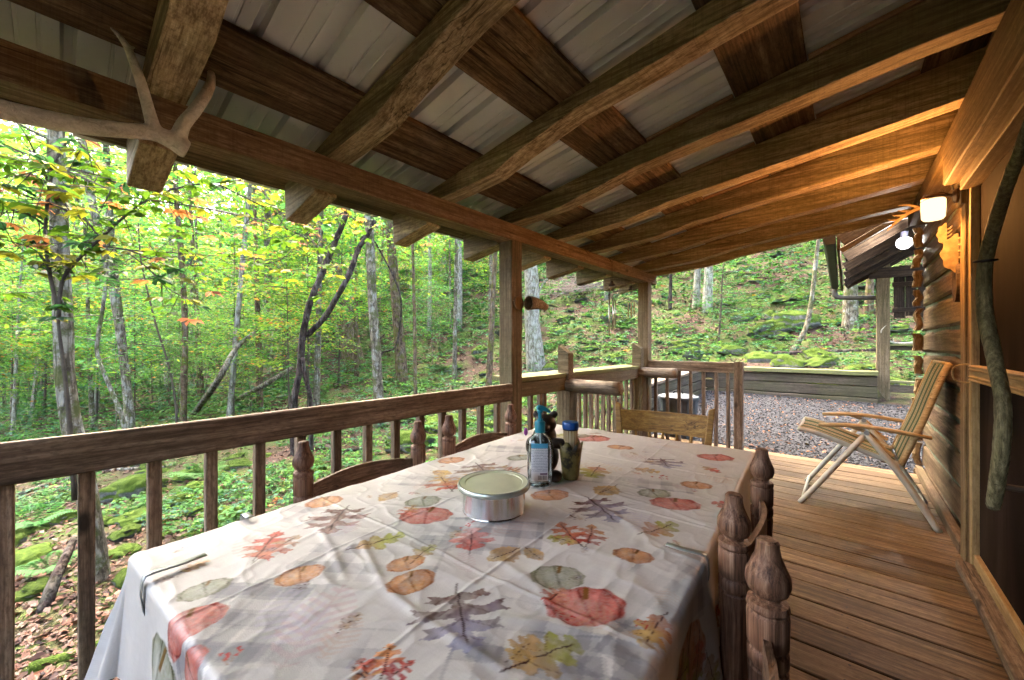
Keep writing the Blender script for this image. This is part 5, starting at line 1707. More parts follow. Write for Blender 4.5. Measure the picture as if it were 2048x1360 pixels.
# ---- trees traced one by one (path on the photograph, distance, apparent width)
def hero(name, label, path, d, wpx, bark, top=9.0, leaves=None, leafL=.09, seed=1, cat="tree", side=None, **kw):
    """path from the foot upwards"""
    pts = [spot(px, py, d) for px, py in path]
    u = (path[0][0] - 1024) / 780.0
    r0 = wpx / 2 * d / 780 / math.sqrt(1 + u * u)
    zg = tz(pts[0].x, pts[0].y)
    foot = Vector((pts[0].x, pts[0].y, zg - .15))
    if pts[0].z - zg > .25:
        k = pts[0] - (pts[1] - pts[0]).normalized() * 0
        pts = [Vector((pts[0].x, pts[0].y, zg))] + pts
    pts = [foot] + [p for p in pts if p.z > zg - .1]
    dirv = (pts[-1] - pts[-2]).normalized()
    if top and pts[-1].z < top:
        t_ = (top - pts[-1].z)
        pts.append(pts[-1] + Vector((dirv.x * .5, dirv.y * .5, 1)) * (t_ * .5))
        pts.append(pts[-1] + Vector((dirv.x * .2, dirv.y * .2, 1)) * (t_ * .5))
    base = Vector((foot.x, foot.y, zg))
    loc_pts = [p - base for p in pts]
    H = loc_pts[-1].z
    rad = []
    for i, p in enumerate(loc_pts):
        f = max(0, p.z / max(H, .5))
        rad.append(r0 * (1.45 if i == 0 else 1.2 if p.z < .2 else 1.0 - .5 * f))
    specs = leaves(loc_pts, H) if leaves else None
    th = tree_from(name, label, cat, base, loc_pts, rad, bark, specs, leafL, None, seed, **kw)
    if side:
        for k, (sp_, sr_) in enumerate(side):
            q = [spot(px, py, dd) - base for px, py, dd in sp_]
            tubes("limb", [(q, [sr_ * (1 - .75 * i / (len(q) - 1)) for i in range(len(q))])], M[bark], th, 7, .04)
    return th, base

dA = ground_hit(197, 1165)
heroA, baseA = hero("beech_tree", "large pale lichen-covered tree trunk nearest the railing, moss at its foot", [(197, 1165), (170, 960), (134, 800), (125, 600), (118, 450), (112, 270), (108, 60)], dA, 48, 'bark_pale', 8.0,
     lambda p, H: ring_specs(3, p, 3.2, 7.5, 16, .9, 1.9), .10, 3, autumn=.04, w=(1, 3, 4, 4, 1, 3))
hero("forked_tree", "pale leaning tree forming a narrow fork left of the dark thin trunk", [(262, 855), (245, 700), (222, 560), (190, 430), (172, 330), (160, 200)], 7.2, 22, 'bark_pale', 9, lambda p, H: ring_specs(4, p, 3.5, 8, 14, .8, 1.7), .09, 4)
hero("slim_tree", "slim pale mottled tree standing just behind the leaning forked one", [(258, 850), (250, 740), (240, 640), (225, 500), (212, 300), (206, 150)], 7.8, 20, 'bark_pale', 9, lambda p, H: ring_specs(5, p, 3.5, 8, 14, .8, 1.7), .09, 5)
hero("crooked_sapling", "crooked grey sapling leaning out beside the pale forked trees", [(248, 850), (222, 780), (198, 720), (194, 690), (205, 620), (212, 560)], 6.6, 12, 'bark_pale', 4.2, lambda p, H: ring_specs(6, p, 1.6, 4.0, 10, .5, 1.0), .085, 6)
hero("dark_tree", "straight dark thin tree left of the leaning fallen pole", [(366, 838), (370, 700), (368, 600), (360, 480), (352, 380), (350, 240)], 8.5, 15, 'bark_brown', 9, lambda p, H: ring_specs(7, p, 3.2, 8, 14, .8, 1.8), .09, 7)
hero("thin_sapling", "very thin bent sapling between the pale trees and the dark tree", [(352, 815), (337, 730), (312, 650), (292, 570), (282, 520)], 7.6, 6, 'twig', 3.6, lambda p, H: ring_specs(8, p, 1.4, 3.4, 9, .4, .9), .08, 8)
dE = ground_hit(712, 738)
hero("leaning_tree", "thick brown mossy tree leaning left behind the dark vine", [(712, 738), (692, 650), (666, 560), (634, 470), (600, 370)], dE, 40, 'bark_brown', 12, lambda p, H: ring_specs(9, p, 5, 11, 14, 1, 2.2), .11, 9)
hero("pale_tree", "straight pale trunk between the leaning tree and the shaggy tree", [(757, 800), (752, 700), (745, 600), (740, 480), (735, 390)], 7.8, 22, 'bark_pale', 9, lambda p, H: ring_specs(10, p, 4, 8.5, 14, .8, 1.8), .09, 10)
dG = ground_hit(805, 778)
hero("shaggy_tree", "grey shaggy-barked tree wrapped by a looping vine", [(806, 778), (797, 660), (786, 530), (778, 430)], dG, 24, 'bark_brown', 10, lambda p, H: ring_specs(11, p, 4, 9.5, 14, .8, 1.8), .10, 11)
hero("thin_tree", "thin straight stem just right of the shaggy tree", [(831, 795), (829, 640), (825, 480)], 8.6, 8, 'bark_brown', 7, lambda p, H: ring_specs(12, p, 2.6, 6.5, 12, .5, 1.2), .085, 12)
dM = ground_hit(1070, 748)
hero("lichen_tree", "white lichen-patched trunk seen just right of the middle roof post", [(1074, 748), (1064, 640), (1064, 560), (1052, 460)], dM, 34, 'bark_white', 9, lambda p, H: ring_specs(13, p, 4.5, 8.5, 12, .8, 1.7), .09, 13,
     side=[([(1070, 600, dM), (1092, 560, dM), (1130, 535, dM - .2), (1165, 518, dM - .3)], .035)])
for px, pyb, w, lab, bk in ((858, 664, 9, "slender white trunk on the slope left of the middle roof post", 'bark_white'), (918, 660, 11, "white birch-like trunk on the slope close to the middle roof post", 'bark_white'), (980, 642, 8, "thin pale trunk touching the left edge of the middle roof post", 'bark_pale'),
                         (885, 560, 10, "grey far trunk high on the slope behind the white trunks", 'bark_pale'), (406, 605, 9, "short white trunk glowing in the misty gap of the valley", 'bark_white'), (1212, 600, 8, "pale thin trunk above the brush heap by the wind chime", 'bark_white'), (1340, 618, 7, "dark thin stem just right of the far roof post", 'bark_dark')):
    d_ = ground_hit(px, pyb)
    hero("slope_tree", lab, [(px, pyb), (px + 2, pyb - 100), (px + 1, pyb - 190)], d_, w, bk, 10 + .1 * d_, (lambda p, H: ring_specs(int(px), p, 5, 9, 10, .8, 1.8)), .11, int(px))
dN = ground_hit(1586, 702)
hero("bent_sapling", "bare sapling curving up from the mossy boulders past the stoop gutter", [(1586, 702), (1612, 655), (1625, 585), (1632, 520), (1641, 440)], dN, 11, 'bark_pale', 6, lambda p, H: ring_specs(15, p, 4, 6, 8, .5, 1.0), .09, 15)
dO = ground_hit(1700, 655)
hero("oak_tree", "broad grey rough trunk seen under the stoop downspout", [(1700, 655), (1702, 560), (1712, 470)], dO, 30, 'bark_pale', 10, lambda p, H: ring_specs(16, p, 6, 9.5, 12, .8, 1.7), .1, 16)
dO2 = ground_hit(1738, 628)
hero("dark_oak_tree", "dark narrow trunk just behind the broad grey trunk by the stoop", [(1738, 628), (1740, 560), (1746, 470)], dO2, 17, 'bark_brown', 11, lambda p, H: ring_specs(17, p, 7, 10, 10, .8, 1.7), .1, 17)
for px, pyb, w, lab in ((1414, 622, 20, "white blotched double trunk low on the slope above the gravel, its right stem"), (1392, 615, 14, "white blotched double trunk low on the slope above the gravel, its left stem")):
    d_ = ground_hit(px, pyb)
    hero("blotched_tree", lab, [(px, pyb), (px + 3, pyb - 70), (px + 2, pyb - 140)], d_, w, 'bark_white', 11, lambda p, H: ring_specs(18, p, 7, 10, 8, .8, 1.6), .1, 18)
dP = ground_hit(1437, 690)
hero("hemlock_sapling", "small feathery sapling with flat blue-green sprays behind the end railing", [(1437, 690), (1441, 630), (1444, 570), (1448, 520)], dP, 5, 'twig', 2.9, lambda p, H: ring_specs(19, p, .5, 2.6, 22, .35, .95, (-.1, .15)), .06, 19, w=(3, 2, 0, 0, 6, 0), autumn=0)

# ---- near branches with big leaflets turning orange, left of the frame
def palmate(name, label, base, main, r0, twigs, cl, leafL=.11, parent=None, colors=None):
    g = np.random.default_rng(len(cl) + 3)
    Ps, Ds, Us, Cs = [], [], [], []
    for (p, hue) in cl:
        p = np.array(p) - np.array(base)
        a0 = g.random() * 6.28
        ax = np.array([math.cos(a0), math.sin(a0), -.2])
        sd_ = np.array([-math.sin(a0), math.cos(a0), 0])
        pal = {'g': (.085, .19, .018), 'y': (.27, .28, .025), 'o': (.52, .23, .07), 'r': (.50, .19, .10), 'd': (.045, .125, .05)}[hue]
        tlt = np.array([g.uniform(-.6, .6), g.uniform(-.6, .6), 1.0])
        for k, th_ in enumerate((-1.25, -.62, 0, .62, 1.25)):
            Ps.append(p + .008 * ax); Ds.append(ax * math.cos(th_) + sd_ * math.sin(th_) + np.array([0, 0, -.25 * g.random()])); Us.append(tlt + .3 * g.normal(size=3))
            Cs.append(np.array(pal) * (.7 + .55 * g.random()))
    P, D, U = np.array(Ps), np.array(Ds), np.array(Us)
    n = len(P)
    Ls = leafL * (.7 + .5 * g.random(n)); Wd = Ls * .42
    V, F, k = leaf_arrays(P, D, U, Ls, Wd, .12, True)
    return link("crown", fastmesh("crown", V, F, np.repeat(np.array(Cs), k, 0)), M['leaf'], parent)
bk = empty("buckeye_sapling", baseA + Vector((.25, .2, 0)), "multi-stemmed sapling with orange and green leaf fans in front of the large pale trunk", "tree")
bb = Vector(bk.location)
dB = dA - .45
limbs = [([(150, 1000), (135, 800), (118, 660), (116, 620)], .020, 0), ([(116, 620), (100, 550), (91, 470), (98, 380), (112, 320), (140, 275), (168, 238), (210, 170)], .015, .1), ([(117, 640), (124, 565), (155, 520), (200, 478), (250, 432), (300, 397), (370, 372), (470, 362), (560, 346)], .015, -.15),
         ([(200, 478), (170, 440), (120, 415), (60, 395), (0, 372), (-60, 350)], .008, .1), ([(205, 492), (280, 502), (340, 505), (440, 512), (560, 520)], .006, -.5), ([(310, 395), (292, 365), (262, 378), (200, 352), (120, 335), (40, 350), (-20, 360)], .008, .3),
         ([(300, 400), (400, 415), (520, 440), (600, 470), (680, 515)], .006, -.7), ([(440, 370), (520, 410), (600, 450), (640, 500), (700, 560)], .006, -1.0), ([(95, 455), (60, 430), (20, 420), (-40, 400)], .008, .3), ([(60, 300), (110, 330), (180, 360), (240, 390)], .006, .5), ([(100, 540), (70, 500), (10, 480), (-30, 470)], .006, .2),
         ([(255, 505), (300, 540), (340, 580), (400, 610)], .005, -.4), ([(0, 290), (60, 310), (140, 350)], .006, .6)]
specs, cl = [], []
rr2 = random.Random(8)
for path, r0, dd in limbs:
    q = [spot(px, py, dB - dd * (i / (len(path) - 1))) for i, (px, py) in enumerate(path)]
    specs.append(([p - bb for p in q], [r0 * (1 - .7 * i / (len(q) - 1)) for i in range(len(q))]))
    if r0 < .02:
        for i in range(len(q) - 1):
            m = 6 if r0 < .012 else 4
            for k in range(m):
                p = q[i].lerp(q[i + 1], rr2.random())
                off = Vector((rr2.gauss(0, .15), rr2.gauss(0, .15), rr2.gauss(-.03, .09)))
                specs.append(([p - bb, p + off - bb], [.0035, .0015]))
                cl.append((p + off, rr2.choices('gyord', (13, 6, 2, 1, 3))[0]))
tubes("trunk", specs, M['twig'], bk, 6, .05)
palmate("crown", "", bb, None, 0, None, cl, .105, bk)
# orange spray hanging by the second rafter tail
ob = empty("maple_branch", spot(700, 420, 5.2), "arching twig with orange leaf fans under the rafter tails", "branch")
obb = Vector(ob.location)
specs, cl = [], []
for path in ([(700, 420), (640, 440), (560, 425), (480, 450), (400, 470)], [(640, 440), (600, 480), (560, 520), (500, 530), (430, 540)], [(690, 430), (740, 450), (780, 470)], [(560, 425), (520, 380), (470, 365)]):
    q = [spot(px, py, 5.2 + .4 * math.sin(px * .02)) for px, py in path]
    specs.append(([p - obb for p in q], [.008 * (1 - .7 * i / (len(q) - 1)) for i in range(len(q))]))
    for i in range(len(q) - 1):
        for k in range(7):
            p = q[i].lerp(q[i + 1], rr2.random()); off = Vector((rr2.gauss(0, .17), rr2.gauss(0, .17), rr2.gauss(0, .11)))
            specs.append(([p - obb, p + off - obb], [.0035, .0015]))
            cl.append((p + off, rr2.choices('gyor', (7, 5, 6, 2))[0]))
tubes("trunk", specs, M['twig'], ob, 6, .05)
palmate("crown", "", obb, None, 0, None, cl, .10, ob)

# ---- dark twisted grapevines
def vine(label, strands, d, r):
    ps = [spot(px, py, d) for px, py in strands[0]]
    b0 = Vector((ps[0].x, ps[0].y, tz(ps[0].x, ps[0].y)))
    th = empty("grapevine", b0, label, "vine")
    for i, stn in enumerate(strands):
        q = [spot(px, py, d + .06 * math.sin(k * 1.7 + i)) - b0 for k, (px, py) in enumerate(stn)]
        if stn[0][1] > 770: q = [Vector((q[0].x, q[0].y, -.1))] + q
        tube("stem", q, [r * (1 - .15 * i) * (1.1 - .35 * k / len(q)) for k in range(len(q))], M['bark_dark'], th, 9, .12, 5)
    return th
vine("thick dark twisted vine climbing in front of the leaning tree", [[(588, 805), (600, 740), (606, 670), (622, 600), (645, 545), (668, 490), (688, 440), (700, 395), (715, 340)], [(612, 672), (645, 640), (676, 590), (700, 545), (716, 500), (735, 470), (750, 440)], [(622, 805), (612, 760), (605, 715)]], 6.3, .05)
vine("black looping vine twining round the shaggy tree", [[(790, 800), (765, 775), (758, 730), (766, 705), (790, 695), (800, 650), (802, 600), (790, 560), (770, 520), (740, 470), (700, 430)], [(760, 715), (752, 690), (770, 668)], [(720, 480), (745, 455), (775, 460), (790, 500)]], max(5.5, dG - .4), .032)

def where(x, y):
    px = 1024 + 780 * (_c * x + _s * y) / (-_s * x + _c * y)
    return ("left of the pale forked trees" if px < 300 else "between the dark thin tree and the thick vine" if px < 600 else "between the thick vine and the middle roof post" if px < 1000
            else "between the two roof posts" if px < 1290 else "on the slope beyond the gravel patio")
def how_far(d): return "close" if d < 9 else "mid-distance" if d < 18 else "far"
# ---- understory saplings and canopy trees that repeat
proto = []
for v in range(6):
    H = 3.8 + .75 * v
    tp_ = [(0, 0, -.2), (.02, 0, .4), (.05 * (v - 2), .06 * (v % 3 - 1), H * .5), (.09 * (v - 2), .1 * (v % 3 - 1), H)]
    sp_ = ring_specs(100 + v, tp_, 1.15 + .2 * v, H, 24 + 3 * v, .5, 1.2 + .15 * v, (-.15, .6))
    th = tree_from("understory_sapling", "leafy green sapling of the understory in the woods beyond the railing", "tree", (0, 0, 0), tp_, [.022 + .004 * v, .018 + .004 * v, .013, .004], 'twig' if v % 2 else 'bark_pale', sp_, (.08, .12, .09, .135, .10, .125)[v], "understory saplings in the woods", 200 + v,
                   autumn=(.0, .02, .01, .10, .0, .03)[v], w=((2, 4, 4, 3, 2, 1), (1, 2, 4, 5, 1, 3), (3, 4, 3, 1, 4, 0), (1, 2, 3, 5, 0, 5), (2, 4, 4, 2, 3, 0), (1, 3, 4, 4, 1, 2))[v], dens=(1.0, .95, 1.0, .95, 1.0, .95)[v])
    proto.append(th)
placed = 0
X, Y, d = visible_xy(900, 8.5, 32.0, -60, 1080, .8)
X2, Y2, d2 = visible_xy(120, 15.0, 34.0, 1080, 1700, 1.0)
X, Y, d = np.r_[X, X2], np.r_[Y, Y2], np.r_[d, d2]
ok = clear_of_porch(X, Y, 1.2)
used = []
k = 0
for x, y, dd in zip(X[ok], Y[ok], d[ok]):
    if any((x - a) ** 2 + (y - b) ** 2 < (1.3 if dd < 15 else 2.0) ** 2 for a, b in used): continue
    u = (_c * x + _s * y) / (-_s * x + _c * y)
    px = 1024 + 780 * u
    if px > 640 and dd < 14: continue      # the open slope behind the vine
    if px > 1060 and rnd.random() < .45: continue
    used.append((x, y))
    vi = k if k < 6 else rnd.randrange(6)
    th = proto[vi] if k < 6 else copy_thing(proto[vi])
    th["label"] = "%s %s sapling %s" % (how_far(dd), ("dark-stemmed green", "pale-stemmed yellow-green", "blue-green leafy", "orange-tinged yellow-green", "tall mid-green", "tallest light green")[vi], where(x, y))
    th.location = (x, y, tz(x, y)); th.rotation_euler = (0, 0, rnd.uniform(0, 6.28))
    s = rnd.uniform(.7, 1.15) * (.75 if dd < 11 else 1)
    th.scale = (s, s, s)
    k += 1
    if k >= 100: break

cproto = []
for v in range(4):
    H = 15 + 2 * v
    tp_ = [(0, 0, -.4), (.0, .05, 1.0), (.2 * (v - 1.5), .1, H * .45), (.35 * (v - 1.5), -.1, H * .95)]
    sp_ = ring_specs(300 + v, tp_, 3.4 + .6 * v, H, 34, 1.4, 3.2, (.0, .5))
    th = tree_from("forest_tree", "tall forest tree standing back in the woods beyond the railing", "tree", (0, 0, 0), tp_, [.22, .17 + .02 * v, .12, .03], ('bark_pale', 'bark_brown', 'bark_white', 'bark_pale')[v], sp_, .24, "tall trees back in the woods", 400 + v,
                   autumn=(.01, .0, .04, .01)[v], w=((1, 3, 4, 4, 1, 2), (2, 4, 4, 3, 2, 1), (1, 2, 3, 5, 0, 4), (2, 3, 4, 3, 2, 1))[v], dens=.8, twig_r=.012)
    cproto.append(th)
X, Y, d = visible_xy(500, 19.0, 52.0, -100, 1750, .8)
ok = clear_of_porch(X, Y, 2.5)
used2 = []
k = 0
for x, y, dd in zip(X[ok], Y[ok], d[ok]):
    if any((x - a) ** 2 + (y - b) ** 2 < 3.4 ** 2 for a, b in used2): continue
    px = 1024 + 780 * (_c * x + _s * y) / (-_s * x + _c * y)
    if px > 820 and (dd < 30 or rnd.random() < .5): continue
    used2.append((x, y))
    vi = k if k < 4 else rnd.randrange(4)
    th = cproto[vi] if k < 4 else copy_thing(cproto[vi])
    th["label"] = "tall %s forest tree standing back %s" % (("grey-barked", "brown-barked", "white-barked", "slender grey-barked")[vi], where(x, y))
    th.location = (x, y, tz(x, y)); th.rotation_euler = (0, 0, rnd.uniform(0, 6.28))
    s = rnd.uniform(.75, 1.15)
    th.scale = (s, s, s)
    k += 1
    if k >= 52: break

# slim bare-stemmed trees between the saplings
sproto = []
for v in range(4):
    H = 9 + v
    tp_ = [(0, 0, -.3), (.03 * (v - 2), .02, .8), (.22 * (v - 1.5), .10 * (v % 2), H * .5), (.5 * (v - 1.5), .2 * (v % 2), H)]
    sp_ = ring_specs(500 + v, tp_, 4.2, H, 16, .8, 1.7, (.0, .6))
    sproto.append(tree_from("slim_tree", "slim tree", "tree", (0, 0, 0), tp_, [.075 + .012 * v, .055 + .012 * v, .045, .012], ('bark_white', 'bark_pale', 'bark_pale', 'bark_brown')[v], sp_, .11, "slim trunks in the woods", 520 + v, autumn=.02, w=(1, 3, 4, 4, 1, 3)))
X, Y, d = visible_xy(300, 9.0, 26.0, -20, 1010, .9)
used3, k = [], 0
for x, y, dd in zip(X, Y, d):
    if any((x - a) ** 2 + (y - b) ** 2 < 1.6 ** 2 for a, b in used3): continue
    used3.append((x, y))
    vi = k if k < 4 else rnd.randrange(4)
    th = sproto[vi] if k < 4 else copy_thing(sproto[vi])
    th["label"] = "%s slim %s bare-stemmed tree %s" % (how_far(dd), ("white-barked", "grey", "thicker grey", "brown")[vi], where(x, y))
    th.location = (x, y, tz(x, y)); th.rotation_euler = (0, 0, rnd.uniform(0, 6.28)); s = rnd.uniform(.7, 1.2); th.scale = (s, s, s)
    k += 1
    if k >= 34: break

# ---- far woodland closing the view
X, Y, d = visible_xy(26000, 36.0, 75.0, -250, 1900)
Hh = (rng.random(len(X)) ** 1.1) * 22
P = np.stack([X, Y, terrain(X, Y) + Hh], 1)
n = len(P)
D = rng.normal(size=(n, 3)); U = rng.normal(size=(n, 3)) * .6 + np.array([0, 0, 1.0])
Ls = .55 + .6 * rng.random(n)
V, F, kk = leaf_arrays(P, D, U, Ls, Ls * .8, .1)
fw = link("far_woodland", fastmesh("far_woodland", V, F, np.repeat(leaf_colors(n, (2, 4, 4, 3, 2, 2), .02), kk, 0)), M['leaf'])
tag(fw, "hazy green mass of distant woodland foliage", "woodland", kind="stuff")

# ================================================================== FOREST FLOOR
# herb layer: low whorls of leaves
X, Y, d = visible_xy(40000, 2.3, 46.0, -160, 1860, .75)
m = clear_of_porch(X, Y)
X, Y, d = X[m], Y[m], d[m]
cover = vnoise(X * .55 + 30, Y * .55 + 9) * .6 + vnoise(X * 1.6, Y * 1.6 + 70) * .4
near_litter = np.exp(-((X + 3.0) ** 2) / 6.0) * (Y < 6) * .22 + .24 * np.exp(-((Y - 10.5) / 1.6) ** 2) * (X > -2.5)
hillpx = 1024 + 780 * (_c * X + _s * Y) / (-_s * X + _c * Y)
keep = cover > (.40 + near_litter - .12 * (hillpx > 620))
X, Y, d, cover = X[keep], Y[keep], d[keep], cover[keep]
n = len(X)
sc_ = np.clip(d / 9, .75, 3.4)
hgt = (.04 + np.where(d > 7.5, .45, .2) * rng.random(n) ** 2.2) * np.clip(sc_, .8, 1.8)
K = 6
an = rng.random((n, 1)) * 6.28 + np.arange(K)[None] * (6.283 / K) + .5 * (rng.random((n, K)) - .5)
P = np.stack([np.repeat(X[:, None], K, 1), np.repeat(Y[:, None], K, 1), (terrain(X, Y) + hgt)[:, None] + .03 * sc_[:, None] * (rng.random((n, K)) - .3)], -1)
P[..., 0] += .03 * sc_[:, None] * rng.normal(size=(n, K)); P[..., 1] += .03 * sc_[:, None] * rng.normal(size=(n, K))
D = np.stack([np.cos(an), np.sin(an), -.15 + .5 * (rng.random((n, K)) - .4)], -1)
U = rng.normal(size=(n, K, 3)) * .3 + np.array([0, 0, 1.0])
Ls = (.045 + .05 * rng.random((n, K))) * sc_[:, None]
P, D, U, Ls = P.reshape(-1, 3), D.reshape(-1, 3), U.reshape(-1, 3), Ls.ravel()
V, F, kk = leaf_arrays(P, D, U, Ls, Ls * .62, .12)
hc = np.repeat(leaf_colors(n, (4, 5, 4, 2, 5, 0), .004), K, 0) * (.55 + .4 * rng.random((n * K, 1)))
hb = link("undergrowth", fastmesh("undergrowth", V, F, np.repeat(hc, kk, 0)), M['herb'])
tag(hb, "low green herbs covering the forest floor", "undergrowth", kind="stuff")

# fallen leaves
X, Y, d = visible_xy(46000, 1.9, 26.0, -200, 1860, 1.0)
m = clear_of_porch(X, Y, .02) 
on_gravel = (X > -2.2) & (X < .4) & (Y > 5.5) & (Y < 9.1) & (rng.random(len(X)) < .08)
m = m | on_gravel
X, Y, d = X[m], Y[m], d[m]
n = len(X)
P = np.stack([X, Y, terrain(X, Y) + .008 + .016 * rng.random(n)], 1)
P[:, 2] += np.where(on_gravel[m], .012, 0)
a = rng.random(n) * 6.28
D = np.stack([np.cos(a), np.sin(a), .25 * rng.normal(size=n)], 1)
U = rng.normal(size=(n, 3)) * .35 + np.array([0, 0, 1.0])
Ls = (.05 + .06 * rng.random(n)) * np.clip(d / 9, .8, 2)
V, F, kk = leaf_arrays(P, D, U, Ls, Ls * (.35 + .3 * rng.random(n)), .2)
lc_ = np.array([(.15, .075, .045), (.21, .10, .06), (.27, .14, .085), (.10, .055, .04), (.30, .12, .05), (.19, .13, .09)])[rng.choice(6, n, p=(.25, .22, .15, .2, .06, .12))] * (.3 + .45 * rng.random((n, 1)))
lt = link("leaf_litter", fastmesh("leaf_litter", V, F, np.repeat(lc_, kk, 0)), M['litter'])
tag(lt, "brown fallen leaves on the forest floor", "leaf litter", kind="stuff")

# boulders under moss
bp_m = []
for v in range(5):
    bm = bmesh.new()
    bmesh.ops.create_icosphere(bm, subdivisions=4, radius=1.0)
    r = random.Random(60 + v)
    from mathutils import noise as mn
    for vt in bm.verts:
        p = vt.co.copy()
        k1 = mn.noise(p * 1.1 + Vector((v * 9, 0, 0))) * .45 + mn.noise(p * 2.6 + Vector((0, v * 7, 0))) * .24 + mn.noise(p * 6) * .09 + mn.noise(p * 14) * .045
        vt.co = p * (1 + k1)
        vt.co.z *= .55
    me = bpy.data.meshes.new("boulder"); bm.to_mesh(me); bm.free()
    me.materials.append(M['moss'])
    me.polygons.foreach_set("use_smooth", np.ones(len(me.polygons), dtype=bool))
    bp_m.append(me)
def boulder(x, y, s, label, group=None, v=None, sz=1.0, sink=.25):
    o = bpy.data.objects.new("mossy_boulder", bp_m[rnd.randrange(5) if v is None else v])
    COL.objects.link(o)
    o.location = (x, y, tz(x, y) + s * sz * (.5 - sink) - .1 * s)
    o.rotation_euler = (rnd.uniform(-.2, .2), rnd.uniform(-.2, .2), rnd.uniform(0, 6.28))
    o.scale = (s, s * rnd.uniform(.6, 1.0), s * sz * rnd.uniform(.75, 1.1))
    return tag(o, label, "boulder", group)
def at_ground(px, py):
    d_ = ground_hit(px, py)
    p = spot(px, py, d_)
    return p.x, p.y, d_
for px, py, wpx, lab, v in ((1640, 722, 88, "smooth green mossy boulder resting just above the retaining timbers", 0), (1575, 733, 60, "low flat mossy stone left of the smooth boulder above the timbers", 1), (1540, 668, 62, "upright mossy boulder of the pile beside the bent sapling", 2), (1590, 655, 80, "largest mossy boulder of the pile beside the bent sapling", 3),
                            (1545, 640, 50, "mossy boulder topping the pile left of the bent sapling", 4), (1510, 672, 40, "small mossy stone at the left end of the boulder pile", 0), (1384, 715, 46, "mossy stone just behind the end railing cap", 1), (1358, 706, 36, "small mossy stone by the far roof post above the end railing", 2),
                            (265, 990, 90, "grey half-mossy flat boulder seen through the railing balusters", 3), (1300, 760, 40, "grey stone low behind the far railing corner", 4), (1105, 745, 46, "pale stone at the foot of the lichen-patched trunk", 4)):
    x, y, d_ = at_ground(px, py)
    boulder(x, y, wpx / 2 * d_ / 780, lab, None, v, 1.1) if px != 1640 else boulder(x, y, .33, lab, None, v, 1.0)
X, Y, d = visible_xy(900, 3.3, 26.0, -40, 1800, .9)
m = clear_of_porch(X, Y, .3)
X, Y, d = X[m], Y[m], d[m]
k = 0
bu = []
for x, y, dd in zip(X, Y, d):
    px = 1024 + 780 * (_c * x + _s * y) / (-_s * x + _c * y)
    left_low = px < 560 and dd < 7.5
    hillside = px > 820 and dd > 6
    if not ((left_low and rnd.random() < .7) or hillside or rnd.random() < .12): continue
    if any((x - a) ** 2 + (y - b) ** 2 < (.3 if dd < 8 else .6) ** 2 for a, b in bu): continue
    bu.append((x, y))
    s = rnd.uniform(.08, .24) if left_low else rnd.uniform(.12, .42)
    boulder(x, y, s, ("%s mossy stone among fallen leaves below the railing" % ("tiny" if s < .13 else "low" if s < .19 else "broad")).replace("below the railing", "below the railing %s" % ("near the large pale trunk" if px < 200 else "behind the nearest balusters" if px < 380 else "behind the first chair")) if left_low else "%s %s mossy boulder %s" % (how_far(dd), "small" if s < .22 else "middling" if s < .36 else "large", where(x, y)), "mossy stones below the railing" if left_low else "mossy boulders on the hillside", None, rnd.uniform(.6, 1.0), .3)
    k += 1
    if k >= 270: break

# ferns
def _fern_mesh(seed):
    g = random.Random(seed)
    P, D, U, Ls = [], [], [], []
    for f in range(9):
        a = f * .7 + g.uniform(-.2, .2)
        ln = g.uniform(.32, .5)
        for i in range(3, 17):
            q = i / 17
            p = np.array([math.cos(a) * ln * q, math.sin(a) * ln * q, .38 * ln * math.sin(q * 2.4)])
            for s in (-1, 1):
                dd = np.array([-math.sin(a) * s + .5 * math.cos(a), math.cos(a) * s + .5 * math.sin(a), -.15])
                P.append(p); D.append(dd); U.append((0, 0, 1)); Ls.append(.11 * math.sin(math.pi * min(1, .12 + q * .95)) + .012)
    P, D, U, Ls = np.array(P), np.array(D, float), np.array(U, float), np.array(Ls)
    V, F, kk = leaf_arrays(P, D, U, Ls, Ls * .24 + .006, .1)
    c = np.array([(.06, .15, .035)]) * (.8 + .4 * np.random.default_rng(seed).random((len(P), 1)))
    return fastmesh("fern", V, F, np.repeat(c, kk, 0))
fm = [_fern_mesh(i) for i in range(3)]
for me in fm: me.materials.append(M['herb'])
for i, (px, py) in enumerate(((860, 860), (930, 850), (95, 1150), (400, 960), (1120, 690), (1095, 700), (1525, 690), (800, 745), (680, 760), (880, 740), (960, 720), (520, 870), (330, 1010), (60, 1060), (1250, 660), (1180, 690), (1460, 700), (905, 905), (830, 900), (1010, 700), (640, 800), (450, 850))):
    x, y, d_ = at_ground(px, py)
    if not bool(clear_of_porch(np.array([x]), np.array([y]), .05)[0]): continue
    o = bpy.data.objects.new("fern", fm[i % 3]); COL.objects.link(o)
    o.location = (x, y, tz(x, y)); o.rotation_euler = (0, 0, rnd.uniform(0, 6)); s = rnd.uniform(.6, 1.1); o.scale = (s, s, s)
    tag(o, "%s green fern %s" % (how_far(d_), where(x, y)), "fern", "ferns on the forest floor")

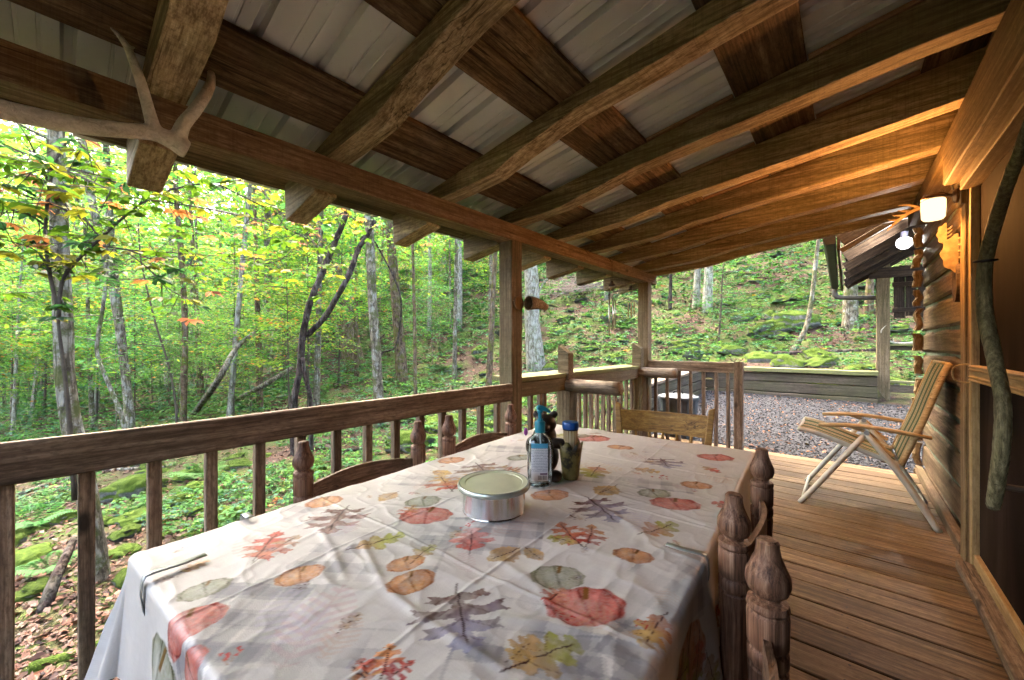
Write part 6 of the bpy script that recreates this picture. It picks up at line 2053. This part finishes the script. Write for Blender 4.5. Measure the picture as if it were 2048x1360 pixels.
# fallen logs and poles
def log(name, label, path, wpx, bark, cat="log", lift=.0, rad2=.7):
    q = []
    for px, py, d_ in path:
        if d_ is None:
            d_ = ground_hit(px, py)
        q.append((spot(px, py, d_), d_))
    r0 = wpx / 2 * q[0][1] / 780
    o = tube(name, [p + Vector((0, 0, lift)) for p, _ in q], [r0 * (1 - (1 - rad2) * i / (len(q) - 1)) for i in range(len(q))], M[bark], None, 10, .07, 4)
    return tag(o, label, cat)
log("fallen_log", "long dark fallen log lying above the retaining timbers", [(1440, 716, None), (1520, 710, None), (1640, 706, None), (1740, 702, None), (1850, 698, None)], 13, 'bark_dark')
log("fallen_log", "short moss-covered log in the bottom corner under the railing", [(55, 1352, None), (120, 1330, None), (170, 1310, None), (215, 1290, None)], 34, 'moss', lift=.02)
log("leaning_stick", "dark broken stick leaning against the slope below the railing", [(85, 1228, None), (110, 1160, ground_hit(85, 1228) + .15), (150, 1075, ground_hit(85, 1228) + .5)], 24, 'bark_dark', "stick", rad2=.6)
log("fallen_pole", "long thin fallen pole slanting up across the dark tree", [(385, 830, None), (430, 770, 8.0), (470, 700, 8.3), (512, 662, 8.6)], 10, 'bark_pale', "pole", rad2=.5)
log("fallen_pole", "pale fallen pole slanting behind the thick vine", [(470, 800, None), (520, 775, 9.0), (585, 735, 9.6)], 8, 'bark_pale', "pole", rad2=.6)
log("fallen_branch", "grey branch lying flat on the ground beyond the balusters", [(40, 992, None), (120, 965, None), (210, 945, None), (330, 938, None)], 9, 'bark_pale', "branch", lift=.03)
log("fallen_branch", "dark curved branch on the leaves under the mid railing", [(640, 890, None), (680, 905, None), (730, 900, None)], 10, 'bark_dark', "branch", lift=.03)
log("fallen_branch", "dark dead limb lying on the hillside above the gravel", [(1448, 552, None), (1480, 548, None), (1515, 555, None)], 7, 'bark_dark', "branch", lift=.1)
log("fallen_branch", "long grey branch lying below the vine on the green slope", [(545, 800, None), (640, 780, None), (720, 760, None)], 7, 'bark_pale', "branch", lift=.05)
# heap of dead brush above the corner post
bx, by, bd = at_ground(1165, 590)
bh_ = empty("brush_heap", (bx, by, tz(bx, by)), "heap of bare grey brushwood on the hillside behind the wind chime", "brushwood")
sp_ = []
for i in range(150):
    a = rnd.uniform(0, 6.28); r_ = rnd.uniform(0, 1.5)
    p = Vector((r_ * math.cos(a) * 1.3, r_ * math.sin(a), rnd.uniform(0, .9) * (1 - r_ / 2)))
    q = Vector((rnd.gauss(0, .7), rnd.gauss(0, .7), rnd.gauss(.05, .3)))
    sp_.append(([p - q, p + Vector((rnd.gauss(0, .1), rnd.gauss(0, .1), .05)), p + q], [.012, .009, .004]))
o = tubes("twigs", sp_, plain("brush_grey", (.20, .15, .14), .9, nscale=5, namt=.4), bh_, 4, 0, 1)
o["kind"] = "stuff"
hz = boxc("haze", -128, 88, -58, 128, -9, 58, None, None, axis=0, cham=.1, wob=0, seg=1)
_hm = bpy.data.materials.new("haze_air"); _hm.use_nodes = True
_ht = _hm.node_tree; _ht.nodes.clear()
_ho = _ht.nodes.new("ShaderNodeOutputMaterial"); _hv = _ht.nodes.new("ShaderNodeVolumePrincipled")
_hv.inputs['Color'].default_value = (.88, .96, .93, 1); _hv.inputs['Density'].default_value = .0045; _hv.inputs['Anisotropy'].default_value = .2
_ht.links.new(_hv.outputs[0], _ho.inputs['Volume'])
hz.data.materials.clear(); hz.data.materials.append(_hm)
tag(hz, "thin pale haze in the woodland air", "haze", kind="stuff")
